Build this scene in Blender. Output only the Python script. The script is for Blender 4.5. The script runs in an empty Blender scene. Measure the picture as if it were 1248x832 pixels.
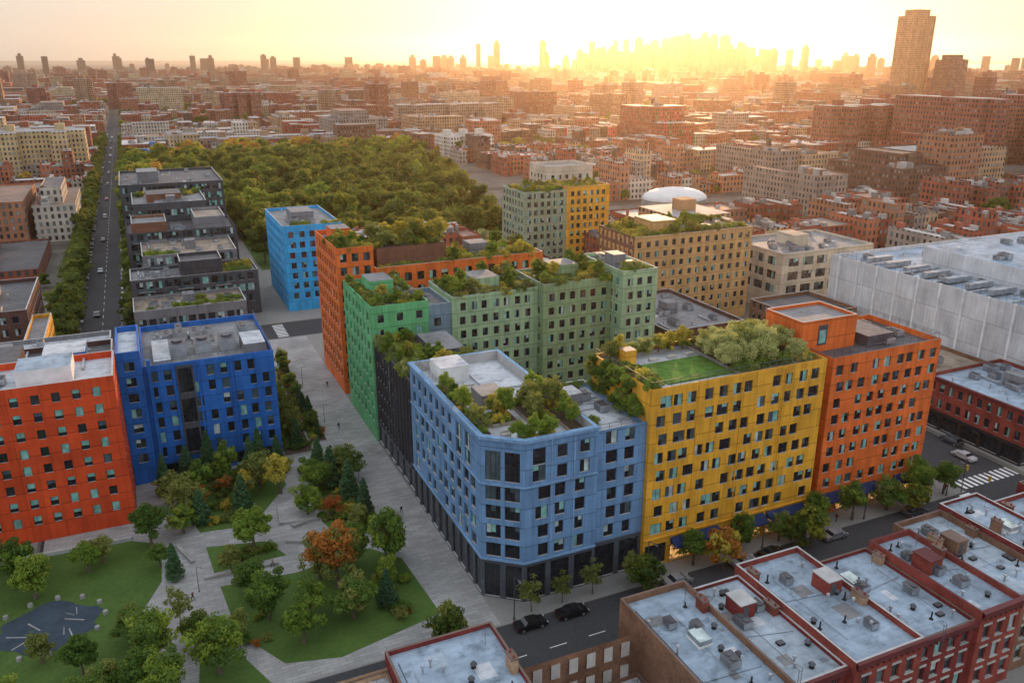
import bpy, math, random
import numpy as np
from mathutils import Vector, Matrix
R=random.Random(7)
scn=bpy.context.scene
# ------------------------------------------------------------------ materials
def newmat(name):
    m=bpy.data.materials.new(name); m.use_nodes=True
    nt=m.node_tree; b=nt.nodes['Principled BSDF']; b.inputs['Specular IOR Level'].default_value=.3; return m,nt,b
def math_(nt,op,a,b=None,c=None):
    n=nt.nodes.new('ShaderNodeMath'); n.operation=op
    for i,x in enumerate((a,b,c)):
        if x is None: continue
        if isinstance(x,(int,float)): n.inputs[i].default_value=x
        else: nt.links.new(x,n.inputs[i])
    return n.outputs[0]
def mixc(nt,f,a,b,mode='MIX'):
    n=nt.nodes.new('ShaderNodeMix'); n.data_type='RGBA'; n.blend_type=mode
    for i,x in ((0,f),(6,a),(7,b)):
        if isinstance(x,(int,float)): n.inputs[i].default_value=x
        elif isinstance(x,tuple): n.inputs[i].default_value=(*x[:3],1)
        else: nt.links.new(x,n.inputs[i])
    return n.outputs[2]
def noise(nt,scale,detail=3,vec=None,sc=None,rough=.55):
    n=nt.nodes.new('ShaderNodeTexNoise'); n.inputs['Scale'].default_value=scale
    n.inputs['Detail'].default_value=detail; n.inputs['Roughness'].default_value=rough
    if vec is None: vec=nt.nodes.new('ShaderNodeNewGeometry').outputs['Position']
    if sc:
        mp=nt.nodes.new('ShaderNodeVectorMath'); mp.operation='MULTIPLY'; mp.inputs[1].default_value=sc
        nt.links.new(vec,mp.inputs[0]); vec=mp.outputs[0]
    nt.links.new(vec,n.inputs['Vector']); return n.outputs[0]
def ramp(nt,x,lo,hi,a=0.,b=1.):
    n=nt.nodes.new('ShaderNodeMapRange'); nt.links.new(x,n.inputs[0])
    for i,v in zip((1,2,3,4),(lo,hi,a,b)): n.inputs[i].default_value=v
    return n.outputs[0]
def bump(nt,bs,h,st=.4,d=.05):
    n=nt.nodes.new('ShaderNodeBump'); n.inputs['Strength'].default_value=st; n.inputs['Distance'].default_value=d
    nt.links.new(h,n.inputs['Height']); nt.links.new(n.outputs[0],bs.inputs['Normal'])
M={}
def plain(name,col,rough=.8,var=.25,scale=.4,metal=0.,fine=6.):
    m,nt,b=newmat(name)
    n1=noise(nt,scale,4); n2=noise(nt,fine,2)
    k=math_(nt,'ADD',ramp(nt,n1,.3,.7,1-var,1+var),ramp(nt,n2,.3,.7,-var*.3,var*.3))
    v=nt.nodes.new('ShaderNodeVectorMath'); v.operation='SCALE'; v.inputs[0].default_value=col[:3]
    nt.links.new(k,v.inputs['Scale']); nt.links.new(v.outputs[0],b.inputs['Base Color'])
    b.inputs['Roughness'].default_value=rough; b.inputs['Metallic'].default_value=metal
    M[name]=m; return m
def uvsep(nt):
    uv=nt.nodes.new('ShaderNodeUVMap'); uv.uv_map='UVMap'
    s=nt.nodes.new('ShaderNodeSeparateXYZ'); nt.links.new(uv.outputs[0],s.inputs[0])
    return uv.outputs[0],s.outputs[0],s.outputs[1]
def panel(name,col,pw=1.2,ph=3.05,var=.15,rough=.6):
    m,nt,b=newmat(name); uv,u,v=uvsep(nt)
    fu=math_(nt,'FRACT',math_(nt,'DIVIDE',u,pw)); fv=math_(nt,'FRACT',math_(nt,'DIVIDE',v,ph)); fv2=math_(nt,'FRACT',math_(nt,'DIVIDE',math_(nt,'ADD',v,1.2),ph))
    lu=math_(nt,'LESS_THAN',fu,.07/pw); lv=math_(nt,'LESS_THAN',fv,.12/ph); lw=math_(nt,'LESS_THAN',fv2,.05/ph)
    line=math_(nt,'MAXIMUM',math_(nt,'MAXIMUM',math_(nt,'MULTIPLY',lu,.55),lv),math_(nt,'MULTIPLY',lw,.5))
    wn=nt.nodes.new('ShaderNodeTexWhiteNoise'); wn.noise_dimensions='2D'
    cb=nt.nodes.new('ShaderNodeCombineXYZ'); nt.links.new(math_(nt,'FLOOR',math_(nt,'DIVIDE',u,pw)),cb.inputs[0]); nt.links.new(math_(nt,'FLOOR',math_(nt,'DIVIDE',v,ph)),cb.inputs[1])
    nt.links.new(cb.outputs[0],wn.inputs['Vector'])
    k=math_(nt,'ADD',ramp(nt,wn.outputs[0],0,1,1-var*.75,1+var*.75),ramp(nt,noise(nt,.25,4),.3,.7,-var,var))
    k=math_(nt,'ADD',k,ramp(nt,noise(nt,1.,4,uv,(1.6,.12,1)),.45,.8,0,-var*1.8))
    k=math_(nt,'MULTIPLY',k,ramp(nt,line,0,1,1,.48))
    s=nt.nodes.new('ShaderNodeVectorMath'); s.operation='SCALE'; s.inputs[0].default_value=col; nt.links.new(k,s.inputs['Scale'])
    nt.links.new(s.outputs[0],b.inputs['Base Color']); b.inputs['Roughness'].default_value=rough; b.inputs['Specular IOR Level'].default_value=.2
    bump(nt,b,math_(nt,'SUBTRACT',1.,line),.5,.03)
    M[name]=m; return m
def brick(name,col,var=.3):
    m,nt,b=newmat(name); uv,u,v=uvsep(nt)
    t=nt.nodes.new('ShaderNodeTexBrick'); nt.links.new(uv,t.inputs['Vector'])
    t.inputs['Scale'].default_value=1; t.inputs['Brick Width'].default_value=.3; t.inputs['Row Height'].default_value=.1; t.inputs['Mortar Size'].default_value=.008
    t.inputs['Color1'].default_value=(*[c*1.2 for c in col],1); t.inputs['Color2'].default_value=(*[c*.75 for c in col],1); t.inputs['Mortar'].default_value=(*[c*.6+.04 for c in col],1)
    k=ramp(nt,noise(nt,.35,5),.3,.7,1-var,1+var)
    s=nt.nodes.new('ShaderNodeVectorMath'); s.operation='SCALE'; nt.links.new(t.outputs[0],s.inputs[0]); nt.links.new(k,s.inputs['Scale'])
    nt.links.new(s.outputs[0],b.inputs['Base Color']); b.inputs['Roughness'].default_value=.9; b.inputs['Specular IOR Level'].default_value=.15
    M[name]=m
def glass(name,col,rough=.06,emit=None,es=0):
    m,nt,b=newmat(name)
    k=ramp(nt,noise(nt,.8,2),.3,.7,.6,1.4)
    s=nt.nodes.new('ShaderNodeVectorMath'); s.operation='SCALE'; s.inputs[0].default_value=col; nt.links.new(k,s.inputs['Scale'])
    nt.links.new(s.outputs[0],b.inputs['Base Color']); b.inputs['Roughness'].default_value=rough
    b.inputs['Specular IOR Level'].default_value=.6; b.inputs['IOR'].default_value=1.5
    if emit:
        nt.links.new(mixc(nt,ramp(nt,noise(nt,1.1,3),.42,.62),(.02,.01,.0),emit),b.inputs['Emission Color']); b.inputs['Emission Strength'].default_value=es
    M[name]=m
panel('w_blue',(.14,.26,.43)); panel('w_blue_trim',(.19,.33,.51)); panel('w_yellow',(.70,.345,.035)); panel('w_orange',(.70,.15,.032)); panel('w_orange_left',(.55,.065,.018),pw=2.4)
panel('w_royal',(.02,.125,.42)); panel('w_green',(.12,.40,.17)); panel('w_palegreen',(.31,.46,.27)); panel('w_sage',(.24,.35,.18)); panel('w_steel',(.19,.28,.35))
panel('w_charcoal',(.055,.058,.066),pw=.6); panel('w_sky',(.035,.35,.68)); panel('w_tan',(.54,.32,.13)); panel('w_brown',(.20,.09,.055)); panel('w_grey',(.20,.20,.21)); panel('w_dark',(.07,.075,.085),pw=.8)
panel('w_white',(.58,.58,.58),pw=4,ph=6); panel('w_cream',(.55,.48,.37),pw=3); panel('w_greyolive',(.27,.33,.22)); panel('w_base',(.085,.10,.12),pw=1.5)
brick('b_red',(.25,.05,.035)); brick('b_brown',(.21,.11,.065)); brick('b_tan',(.40,.26,.16)); brick('b_dark',(.10,.05,.04)); brick('b_deepred',(.18,.028,.024)); brick('b_chim',(.22,.06,.04))
glass('g_dark',(.016,.02,.026)); glass('g_mid',(.06,.09,.10)); glass('g_teal',(.20,.42,.37),.25); glass('g_pale',(.40,.48,.46),.3); glass('g_warm',(.06,.04,.02),.1,(1.,.5,.16),1.)  # teal panes: blinds plus pale sky reflection painted into the base colour
plain('frame_dark',(.03,.03,.035),.5); plain('frame_light',(.42,.40,.36),.6); plain('coping',(.40,.40,.39),.7,.2); plain('coping_dark',(.08,.08,.09),.5); plain('coping_brown',(.15,.10,.08),.7)
plain('metal',(.38,.40,.42),.5,.3,.5,.6); plain('metal_dark',(.09,.09,.1),.5,.3,.5,.3); plain('white_paint',(.70,.70,.68),.6,.15); plain('black',(.02,.02,.02),.6)
plain('concrete',(.29,.28,.26),.85,.2); plain('wood_deck',(.30,.25,.20),.7,.25,1.); plain('awning',(.015,.03,.10),.8); plain('soil',(.07,.05,.035),.95)
plain('rubber',(.03,.03,.032),.8); plain('trim_red',(.11,.022,.022),.6); plain('turf',(.08,.17,.025),.95,.35,.7); plain('dome_skin',(.62,.62,.60),.5,.06); plain('signal_yellow',(.6,.4,.03)); plain('tail_red',(.3,.01,.01),.4)
plain('jacket_dark',(.03,.035,.05),.9); plain('jacket_light',(.4,.38,.34),.9); plain('skin',(.42,.26,.19),.6); plain('hair',(.03,.02,.015),.7)
def roofm(name,col,var=.3,patch=.6):
    m,nt,b=newmat(name)
    n1=noise(nt,.18,5,rough=.65); n2=noise(nt,.9,4); n3=noise(nt,7.,2)
    vo=nt.nodes.new('ShaderNodeTexVoronoi'); vo.inputs['Scale'].default_value=.22; vo.distance='CHEBYCHEV'
    nt.links.new(nt.nodes.new('ShaderNodeNewGeometry').outputs['Position'],vo.inputs['Vector'])
    sp=nt.nodes.new('ShaderNodeSeparateColor'); nt.links.new(vo.outputs['Color'],sp.inputs[0])
    k=math_(nt,'ADD',ramp(nt,n1,.35,.65,1-var,1+var*.5),ramp(nt,n2,.35,.7,.08,-.22*patch))
    k=math_(nt,'ADD',k,ramp(nt,sp.outputs[0],0,1,-.14*patch,.10*patch)); k=math_(nt,'ADD',k,ramp(nt,n3,.3,.7,-.04,.04))
    ps=nt.nodes.new('ShaderNodeSeparateXYZ'); nt.links.new(nt.nodes.new('ShaderNodeNewGeometry').outputs['Position'],ps.inputs[0])
    ln=math_(nt,'LESS_THAN',math_(nt,'FRACT',math_(nt,'DIVIDE',math_(nt,'ADD',ps.outputs[1],ramp(nt,n2,0,1,0,.25)),1.05)),.06)
    k=math_(nt,'MULTIPLY',k,ramp(nt,ln,0,1,1,.8))
    k=math_(nt,'MULTIPLY',k,ramp(nt,noise(nt,.45,5,rough=.7),.54,.70,1,.55))
    s=nt.nodes.new('ShaderNodeVectorMath'); s.operation='SCALE'; s.inputs[0].default_value=col; nt.links.new(k,s.inputs['Scale'])
    nt.links.new(s.outputs[0],b.inputs['Base Color']); b.inputs['Roughness'].default_value=.6
    bump(nt,b,n2,.3,.06); M[name]=m
roofm('r_silver',(.28,.36,.44)); roofm('r_silver2',(.34,.41,.47)); roofm('r_white',(.48,.51,.54),.22); roofm('r_grey',(.20,.205,.21)); roofm('r_dark',(.085,.085,.09)); roofm('r_tan',(.31,.25,.19))
def citywall():
    m,nt,b=newmat('city_wall'); uv,u,v=uvsep(nt)
    at=nt.nodes.new('ShaderNodeAttribute'); at.attribute_name='Col'
    uu=math_(nt,'DIVIDE',u,2.5); vv=math_(nt,'DIVIDE',v,3.1); fu=math_(nt,'FRACT',uu); fv=math_(nt,'FRACT',vv)
    def band(x,lo,hi): return math_(nt,'MULTIPLY',math_(nt,'GREATER_THAN',x,lo),math_(nt,'LESS_THAN',x,hi))
    mask=math_(nt,'MULTIPLY',band(fu,.3,.7),band(fv,.3,.82)); fr=math_(nt,'MULTIPLY',band(fu,.24,.76),band(fv,.23,.88))
    wn=nt.nodes.new('ShaderNodeTexWhiteNoise'); wn.noise_dimensions='2D'
    cb=nt.nodes.new('ShaderNodeCombineXYZ'); nt.links.new(math_(nt,'FLOOR',uu),cb.inputs[0]); nt.links.new(math_(nt,'FLOOR',vv),cb.inputs[1]); nt.links.new(cb.outputs[0],wn.inputs['Vector'])
    g=mixc(nt,math_(nt,'POWER',wn.outputs[0],3.),(.02,.025,.03),(.28,.31,.30))
    n=ramp(nt,noise(nt,.15,4),.3,.7,.75,1.25)
    sc=nt.nodes.new('ShaderNodeVectorMath'); sc.operation='SCALE'; nt.links.new(at.outputs['Color'],sc.inputs[0]); nt.links.new(n,sc.inputs['Scale'])
    sc2=nt.nodes.new('ShaderNodeVectorMath'); sc2.operation='SCALE'; nt.links.new(sc.outputs[0],sc2.inputs[0]); sc2.inputs['Scale'].default_value=.6
    c=mixc(nt,fr,sc.outputs[0],sc2.outputs[0]); c=mixc(nt,mask,c,g)
    nt.links.new(c,b.inputs['Base Color']); nt.links.new(ramp(nt,mask,0,1,.9,.2),b.inputs['Roughness'])
    bump(nt,b,math_(nt,'SUBTRACT',1.,mask),.8,.15)
    M['city_wall']=m
    for nm,ro in (('city_roof',.7),('city_plain',.85)):
        m,nt,b=newmat(nm); at=nt.nodes.new('ShaderNodeAttribute'); at.attribute_name='Col'
        n=math_(nt,'ADD',ramp(nt,noise(nt,.12,5),.3,.7,.7,1.15),ramp(nt,noise(nt,1.2,3),.3,.7,-.12,.12))
        sc=nt.nodes.new('ShaderNodeVectorMath'); sc.operation='SCALE'; nt.links.new(at.outputs['Color'],sc.inputs[0]); nt.links.new(n,sc.inputs['Scale'])
        nt.links.new(sc.outputs[0],b.inputs['Base Color']); b.inputs['Roughness'].default_value=ro; b.inputs['Specular IOR Level'].default_value=.15; M[nm]=m
citywall()
def leafm(name,c1,c2,tr=.42):
    m,nt,b=newmat(name); oi=nt.nodes.new('ShaderNodeObjectInfo')
    n=noise(nt,1.1,3); f=math_(nt,'ADD',ramp(nt,n,.3,.7,0,.8),ramp(nt,oi.outputs['Random'],0,1,-.4,.5))
    f2=math_(nt,'MINIMUM',math_(nt,'MAXIMUM',f,0.),1.)
    c=mixc(nt,f2,c1,c2); nt.links.new(c,b.inputs['Base Color']); b.inputs['Roughness'].default_value=.6; b.inputs['Specular IOR Level'].default_value=.2
    t=nt.nodes.new('ShaderNodeBsdfTranslucent'); nt.links.new(mixc(nt,.4,c,(.6,.55,.06)),t.inputs[0])
    mx=nt.nodes.new('ShaderNodeMixShader'); mx.inputs[0].default_value=tr
    nt.links.new(b.outputs[0],mx.inputs[1]); nt.links.new(t.outputs[0],mx.inputs[2]); nt.links.new(mx.outputs[0],nt.nodes['Material Output'].inputs[0]); M[name]=m
leafm('leaf_green',(.045,.115,.02),(.12,.21,.04)); leafm('leaf_olive',(.11,.15,.035),(.24,.26,.07)); leafm('leaf_bright',(.12,.22,.03),(.28,.36,.05))
leafm('leaf_autumn',(.38,.09,.025),(.48,.24,.05)); leafm('leaf_pine',(.03,.085,.04),(.06,.14,.055),.2); leafm('leaf_silver',(.34,.37,.14),(.56,.55,.23)); leafm('leaf_gold',(.40,.32,.05),(.58,.48,.08))
leafm('leaf_forest',(.025,.065,.015),(.11,.17,.03)); leafm('leaf_forest_light',(.09,.13,.02),(.24,.25,.035))
plain('bark',(.12,.09,.065),.9)
def groundm(name,c1,c2,s1=.05,s2=1.5,rough=.9):
    m,nt,b=newmat(name)
    f=math_(nt,'ADD',ramp(nt,noise(nt,s1,5),.3,.7,0,.6),ramp(nt,noise(nt,s2,4),.3,.7,0,.4))
    nt.links.new(mixc(nt,f,c1,c2),b.inputs['Base Color']); b.inputs['Roughness'].default_value=rough; bump(nt,b,noise(nt,s2*3,3),.4,.05); M[name]=m
groundm('asphalt',(.032,.034,.037),(.062,.062,.065)); groundm('earth',(.06,.052,.042),(.11,.09,.07)); groundm('grass',(.032,.075,.012),(.09,.15,.028),.12,2.)
groundm('sidewalk',(.18,.18,.17),(.27,.26,.24)); groundm('play_rubber',(.025,.04,.055),(.05,.075,.10),.3,1.)
def paver():
    m,nt,b=newmat('paver'); g=nt.nodes.new('ShaderNodeNewGeometry')
    t=nt.nodes.new('ShaderNodeTexBrick'); nt.links.new(g.outputs['Position'],t.inputs['Vector']); t.inputs['Scale'].default_value=1
    t.inputs['Brick Width'].default_value=1.8; t.inputs['Row Height'].default_value=.6; t.inputs['Mortar Size'].default_value=.025
    t.inputs['Color1'].default_value=(.27,.27,.26,1); t.inputs['Color2'].default_value=(.36,.355,.34,1); t.inputs['Mortar'].default_value=(.17,.17,.17,1)
    k=ramp(nt,noise(nt,.15,5),.3,.7,.75,1.12); s=nt.nodes.new('ShaderNodeVectorMath'); s.operation='SCALE'; nt.links.new(t.outputs[0],s.inputs[0]); nt.links.new(k,s.inputs['Scale'])
    nt.links.new(s.outputs[0],b.inputs['Base Color']); b.inputs['Roughness'].default_value=.75; M['paver']=m
paver()
m,nt,b=newmat('water_surface'); b.inputs['Base Color'].default_value=(.05,.09,.12,1); b.inputs['Roughness'].default_value=.2; b.inputs['Specular IOR Level'].default_value=.5; M['water']=m
# ------------------------------------------------------------------ mesh builder
class MB:
    def __init__(s): s.v=[];s.f=[];s.m=[];s.uv=[];s.names=[];s.c=[]
    def mi(s,n):
        if n not in s.names: s.names.append(n)
        return s.names.index(n)
    def q(s,pts,mat,uv=None,col=(1,1,1)):
        i=len(s.v); s.v.extend(pts); s.f.append(tuple(range(i,i+len(pts)))); s.m.append(s.mi(mat)); s.c.append(col)
        if uv is None:
            a,b,c=Vector(pts[0]),Vector(pts[1]),Vector(pts[2]); n=(b-a).cross(c-a)
            if abs(n.z)>=max(abs(n.x),abs(n.y)): uv=[(p[0],p[1]) for p in pts]
            elif abs(n.x)>abs(n.y): uv=[(p[1],p[2]) for p in pts]
            else: uv=[(p[0],p[2]) for p in pts]
        s.uv.extend(uv)
    def box(s,x0,x1,y0,y1,z0,z1,mat,top=None,col=(1,1,1),bottom=False):
        a=(x0,y0);b=(x1,y0);c=(x1,y1);d=(x0,y1)
        for p,r in ((a,b),(b,c),(c,d),(d,a)): s.q([(*p,z0),(*r,z0),(*r,z1),(*p,z1)],mat,None,col)
        s.q([(*a,z1),(*b,z1),(*c,z1),(*d,z1)],top or mat,None,col)
        if bottom: s.q([(*d,z0),(*c,z0),(*b,z0),(*a,z0)],mat,None,col)
    def cyl(s,x,y,z0,z1,r0,r1,mat,n=10,cap=True,col=(1,1,1)):
        P=[[(x+r*math.cos(2*math.pi*i/n),y+r*math.sin(2*math.pi*i/n),z) for i in range(n)] for r,z in ((r0,z0),(r1,z1))]
        for i in range(n):
            j=(i+1)%n; s.q([P[0][i],P[0][j],P[1][j],P[1][i]],mat,None,col)
        if cap: s.q(P[1],mat,None,col)
    def tube(s,p0,p1,r0,r1,mat,n=6):
        p0=Vector(p0);p1=Vector(p1);d=(p1-p0).normalized(); a=d.orthogonal().normalized(); b=d.cross(a)
        A=[p0+(a*math.cos(2*math.pi*i/n)+b*math.sin(2*math.pi*i/n))*r0 for i in range(n)]
        B=[p1+(a*math.cos(2*math.pi*i/n)+b*math.sin(2*math.pi*i/n))*r1 for i in range(n)]
        for i in range(n): j=(i+1)%n; s.q([tuple(A[i]),tuple(A[j]),tuple(B[j]),tuple(B[i])],mat)
    def data(s,name,color=False):
        me=bpy.data.meshes.new(name); me.from_pydata(s.v,[],s.f)
        for n in s.names: me.materials.append(M[n])
        me.polygons.foreach_set('material_index',s.m)
        uvl=me.uv_layers.new(name='UVMap'); uvl.data.foreach_set('uv',np.array(s.uv,dtype=np.float32).ravel())
        if color:
            at=me.attributes.new('Col','FLOAT_COLOR','FACE'); c=np.ones((len(s.f),4),dtype=np.float32); c[:,:3]=np.array(s.c); at.data.foreach_set('color',c.ravel())
        me.update(); return me
    def obj(s,name,color=False,parent=None):
        o=bpy.data.objects.new(name,s.data(name,color)); scn.collection.objects.link(o)
        if parent: o.parent=parent
        return o
def place(name,me,x,y,z=0,s=1,rz=None,parent=None,sz=None):
    o=bpy.data.objects.new(name,me); scn.collection.objects.link(o); o.location=(x,y,z)
    o.scale=(s,s,sz or s); o.rotation_euler=(0,0,R.uniform(0,6.28) if rz is None else rz)
    if parent: o.parent=parent
    return o
# ------------------------------------------------------------------ facades
GL=[('g_dark',5),('g_mid',3),('g_teal',2.),('g_pale',1.)]
def pick(t):
    x=R.uniform(0,sum(w for _,w in t))
    for n,w in t:
        x-=w
        if x<=0: return n
    return t[0][0]
def facade(b,p0,p1,z0,z1,rows,mat,rec=.25,frame='frame_dark',gl=GL):
    p0=Vector(p0);p1=Vector(p1);L=(p1-p0).length;d=(p1-p0)/L;n=Vector((d.y,-d.x))
    def P(u,z,dep=0): q=p0+d*u-n*dep; return (q.x,q.y,z)
    def Q(u0,u1,a,c,mt,dep=0,):
        if u1-u0<1e-4 or c-a<1e-4: return
        b.q([P(u0,a,dep),P(u1,a,dep),P(u1,c,dep),P(u0,c,dep)],mt,[(u0,a),(u1,a),(u1,c),(u0,c)])
    z=z0
    for row in rows:
        zb,zt,wins=row[:3]; wm=row[3] if len(row)>3 else mat
        if zb>z+1e-4: Q(0,L,z,zb,mat)
        u=0
        for w in sorted(wins):
            u0,u1,s,h=w[:4]; k=w[4] if len(w)>4 else 2; kind=w[5] if len(w)>5 else None
            if u0<u+.05 or u1>L-.05: continue
            Q(u,u0,zb,zt,wm); Q(u0,u1,zb,s,wm); Q(u0,u1,h,zt,wm)
            b.q([P(u0,s),P(u1,s),P(u1,s,rec),P(u0,s,rec)],'coping'); b.q([P(u0,h,rec),P(u1,h,rec),P(u1,h),P(u0,h)],wm)
            b.q([P(u0,s),P(u0,s,rec),P(u0,h,rec),P(u0,h)],wm); b.q([P(u1,s,rec),P(u1,s),P(u1,h),P(u1,h,rec)],wm)
            Q(u0,u1,s,h,frame,rec)
            fw=.07; pw=(u1-u0-fw*(k+1))/k; hh=h-s
            nv=max(1,round(hh/2.6)); ph=(hh-fw*(nv+1))/nv
            for i in range(k):
                a=u0+fw+i*(pw+fw)
                for j in range(nv):
                    c0=s+fw+j*(ph+fw); g=kind or pick(gl)
                    if g in('g_teal','g_pale','g_mid') and R.random()<.5 and not kind:
                        sp=c0+ph*R.uniform(.3,.7); Q(a,a+pw,c0,sp,'g_dark',rec-.04); Q(a,a+pw,sp,c0+ph,g,rec-.04)
                    else: Q(a,a+pw,c0,c0+ph,g,rec-.04)
            u=u1
        Q(u,L,zb,zt,wm); z=zt
    if z1>z+1e-4: Q(0,L,z,z1,mat)
def rows_auto(L,zs,nf,fh,pitch,ww,wh,sill=.8,jit=0.,skip=0.,k=2,margin=.8,varw=0.,alt=None):
    rows=[]; n=max(1,int((L-2*margin+pitch-ww)/pitch)); st=(L-(n-1)*pitch)/2
    for f in range(nf):
        zb=zs+f*fh; w=[]
        for i in range(n):
            if R.random()<skip: continue
            c=st+i*pitch+R.uniform(-jit,jit); hw=(ww+(R.choice((-1,0,0,1))*varw))/2
            if alt and (i+f)%2: c+=alt
            w.append((c-hw,c+hw,zb+sill,zb+sill+wh,k))
        rows.append((zb,zb+fh,w))
    return rows
def shop_rows(L,h,bay=4.,pier=.7,warm=.4,wm='w_base',sill=.5):
    w=[];n=max(1,int(L/bay)); bw=L/n
    for i in range(n):
        w.append((i*bw+pier/2+.06,(i+1)*bw-pier/2-.06,sill,h-.7,3,'g_warm' if R.random()<warm else 'g_dark'))
    return [(0,h,w,wm)]
def roofpara(b,x0,x1,y0,y1,zt,par,roof,wall,t=.3,cop='coping'):
    zr=zt-par; i=(x0+t,x1-t,y0+t,y1-t)
    b.q([(i[0],i[2],zr),(i[1],i[2],zr),(i[1],i[3],zr),(i[0],i[3],zr)],roof)
    A=[(x0,y0),(x1,y0),(x1,y1),(x0,y1)];B=[(i[0],i[2]),(i[1],i[2]),(i[1],i[3]),(i[0],i[3])]
    for k in range(4):
        j=(k+1)%4
        b.q([(*A[k],zt),(*A[j],zt),(*B[j],zt),(*B[k],zt)],cop); b.q([(*B[j],zr),(*B[k],zr),(*B[k],zt),(*B[j],zt)],wall)
def bldg(b,x0,x1,y0,y1,h,wall,roof,par=1.,spec=None,rowf=None,shop=0,shopmat='w_base',warm=.3,frame='frame_dark',z0=0,cop='coping',gl=GL,sides='flbr'):
    S={'f':((x0,y0),(x1,y0)),'r':((x1,y0),(x1,y1)),'b':((x1,y1),(x0,y1)),'l':((x0,y1),(x0,y0))}
    for k,(p,q) in S.items():
        L=math.hypot(q[0]-p[0],q[1]-p[1]); rows=[]
        if shop: rows+=shop_rows(L,shop,warm=warm if k in'f' else 0,wm=shopmat)
        if k in sides:
            rf=(rowf or {}).get(k) or spec
            if rf: rows+=rf(L)
        facade(b,p,q,z0,h,rows,wall,frame=frame,gl=gl)
    roofpara(b,x0,x1,y0,y1,h,par,roof,wall,cop=cop)
def ac(b,x,y,z,w=1.6,l=2.2,h=1.2):
    b.box(x,x+w,y,y+l,z+.15,z+h,'metal','metal_dark'); b.box(x+.1,x+w-.1,y+.1,y+l-.1,z,z+.15,'metal_dark')
    b.cyl(x+w/2,y+l*.3,z+h,z+h+.12,.42,.42,'metal_dark',8)
    if l>1.8: b.cyl(x+w/2,y+l*.72,z+h,z+h+.12,.42,.42,'metal_dark',8)
    for k in range(4): b.box(x-.02,x-.005,y+.15,y+l-.15,z+.3+k*.2,z+.38+k*.2,'metal_dark')
def vent(b,x,y,z,h=.9):
    b.cyl(x,y,z,z+h,.12,.12,'metal',8); b.cyl(x,y,z+h,z+h+.22,.26,.2,'metal',8)
def clutter(b,x0,x1,y0,y1,z,n,seed=0,bulk=True):
    r=random.Random(seed)
    for i in range(n):
        x=r.uniform(x0+1,x1-3);y=r.uniform(y0+1,y1-3);t=r.random()
        if t<.45: ac(b,x,y,z,r.uniform(1.2,2.2),r.uniform(1.5,3.),r.uniform(.9,1.6))
        elif t<.8: vent(b,x,y,z,r.uniform(.5,1.2))
        elif t<.93: b.box(x,x+.35,y,y+r.uniform(2,6),z+.2,z+.55,'metal')
        else: b.box(x,x+1.2,y,y+1.2,z,z+.5,'white_paint','g_pale')
    if bulk:
        x=(x0+x1)/2+r.uniform(-1,1); y=(y0+y1)/2; b.box(x-1.6,x+1.6,y-2,y+2,z,z+2.9,'w_grey','r_grey')
def rail(b,pts,z,h=1.05,mat='metal_dark'):
    for (x0,y0),(x1,y1) in zip(pts,pts[1:]):
        L=math.hypot(x1-x0,y1-y0);n=max(1,int(L/1.6))
        b.tube((x0,y0,z+h),(x1,y1,z+h),.04,.04,mat,4); b.tube((x0,y0,z+h*.5),(x1,y1,z+h*.5),.02,.02,mat,4)
        for i in range(n+1):
            t=i/n; x=x0+(x1-x0)*t;y=y0+(y1-y0)*t; b.tube((x,y,z),(x,y,z+h),.03,.03,mat,4)
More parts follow.
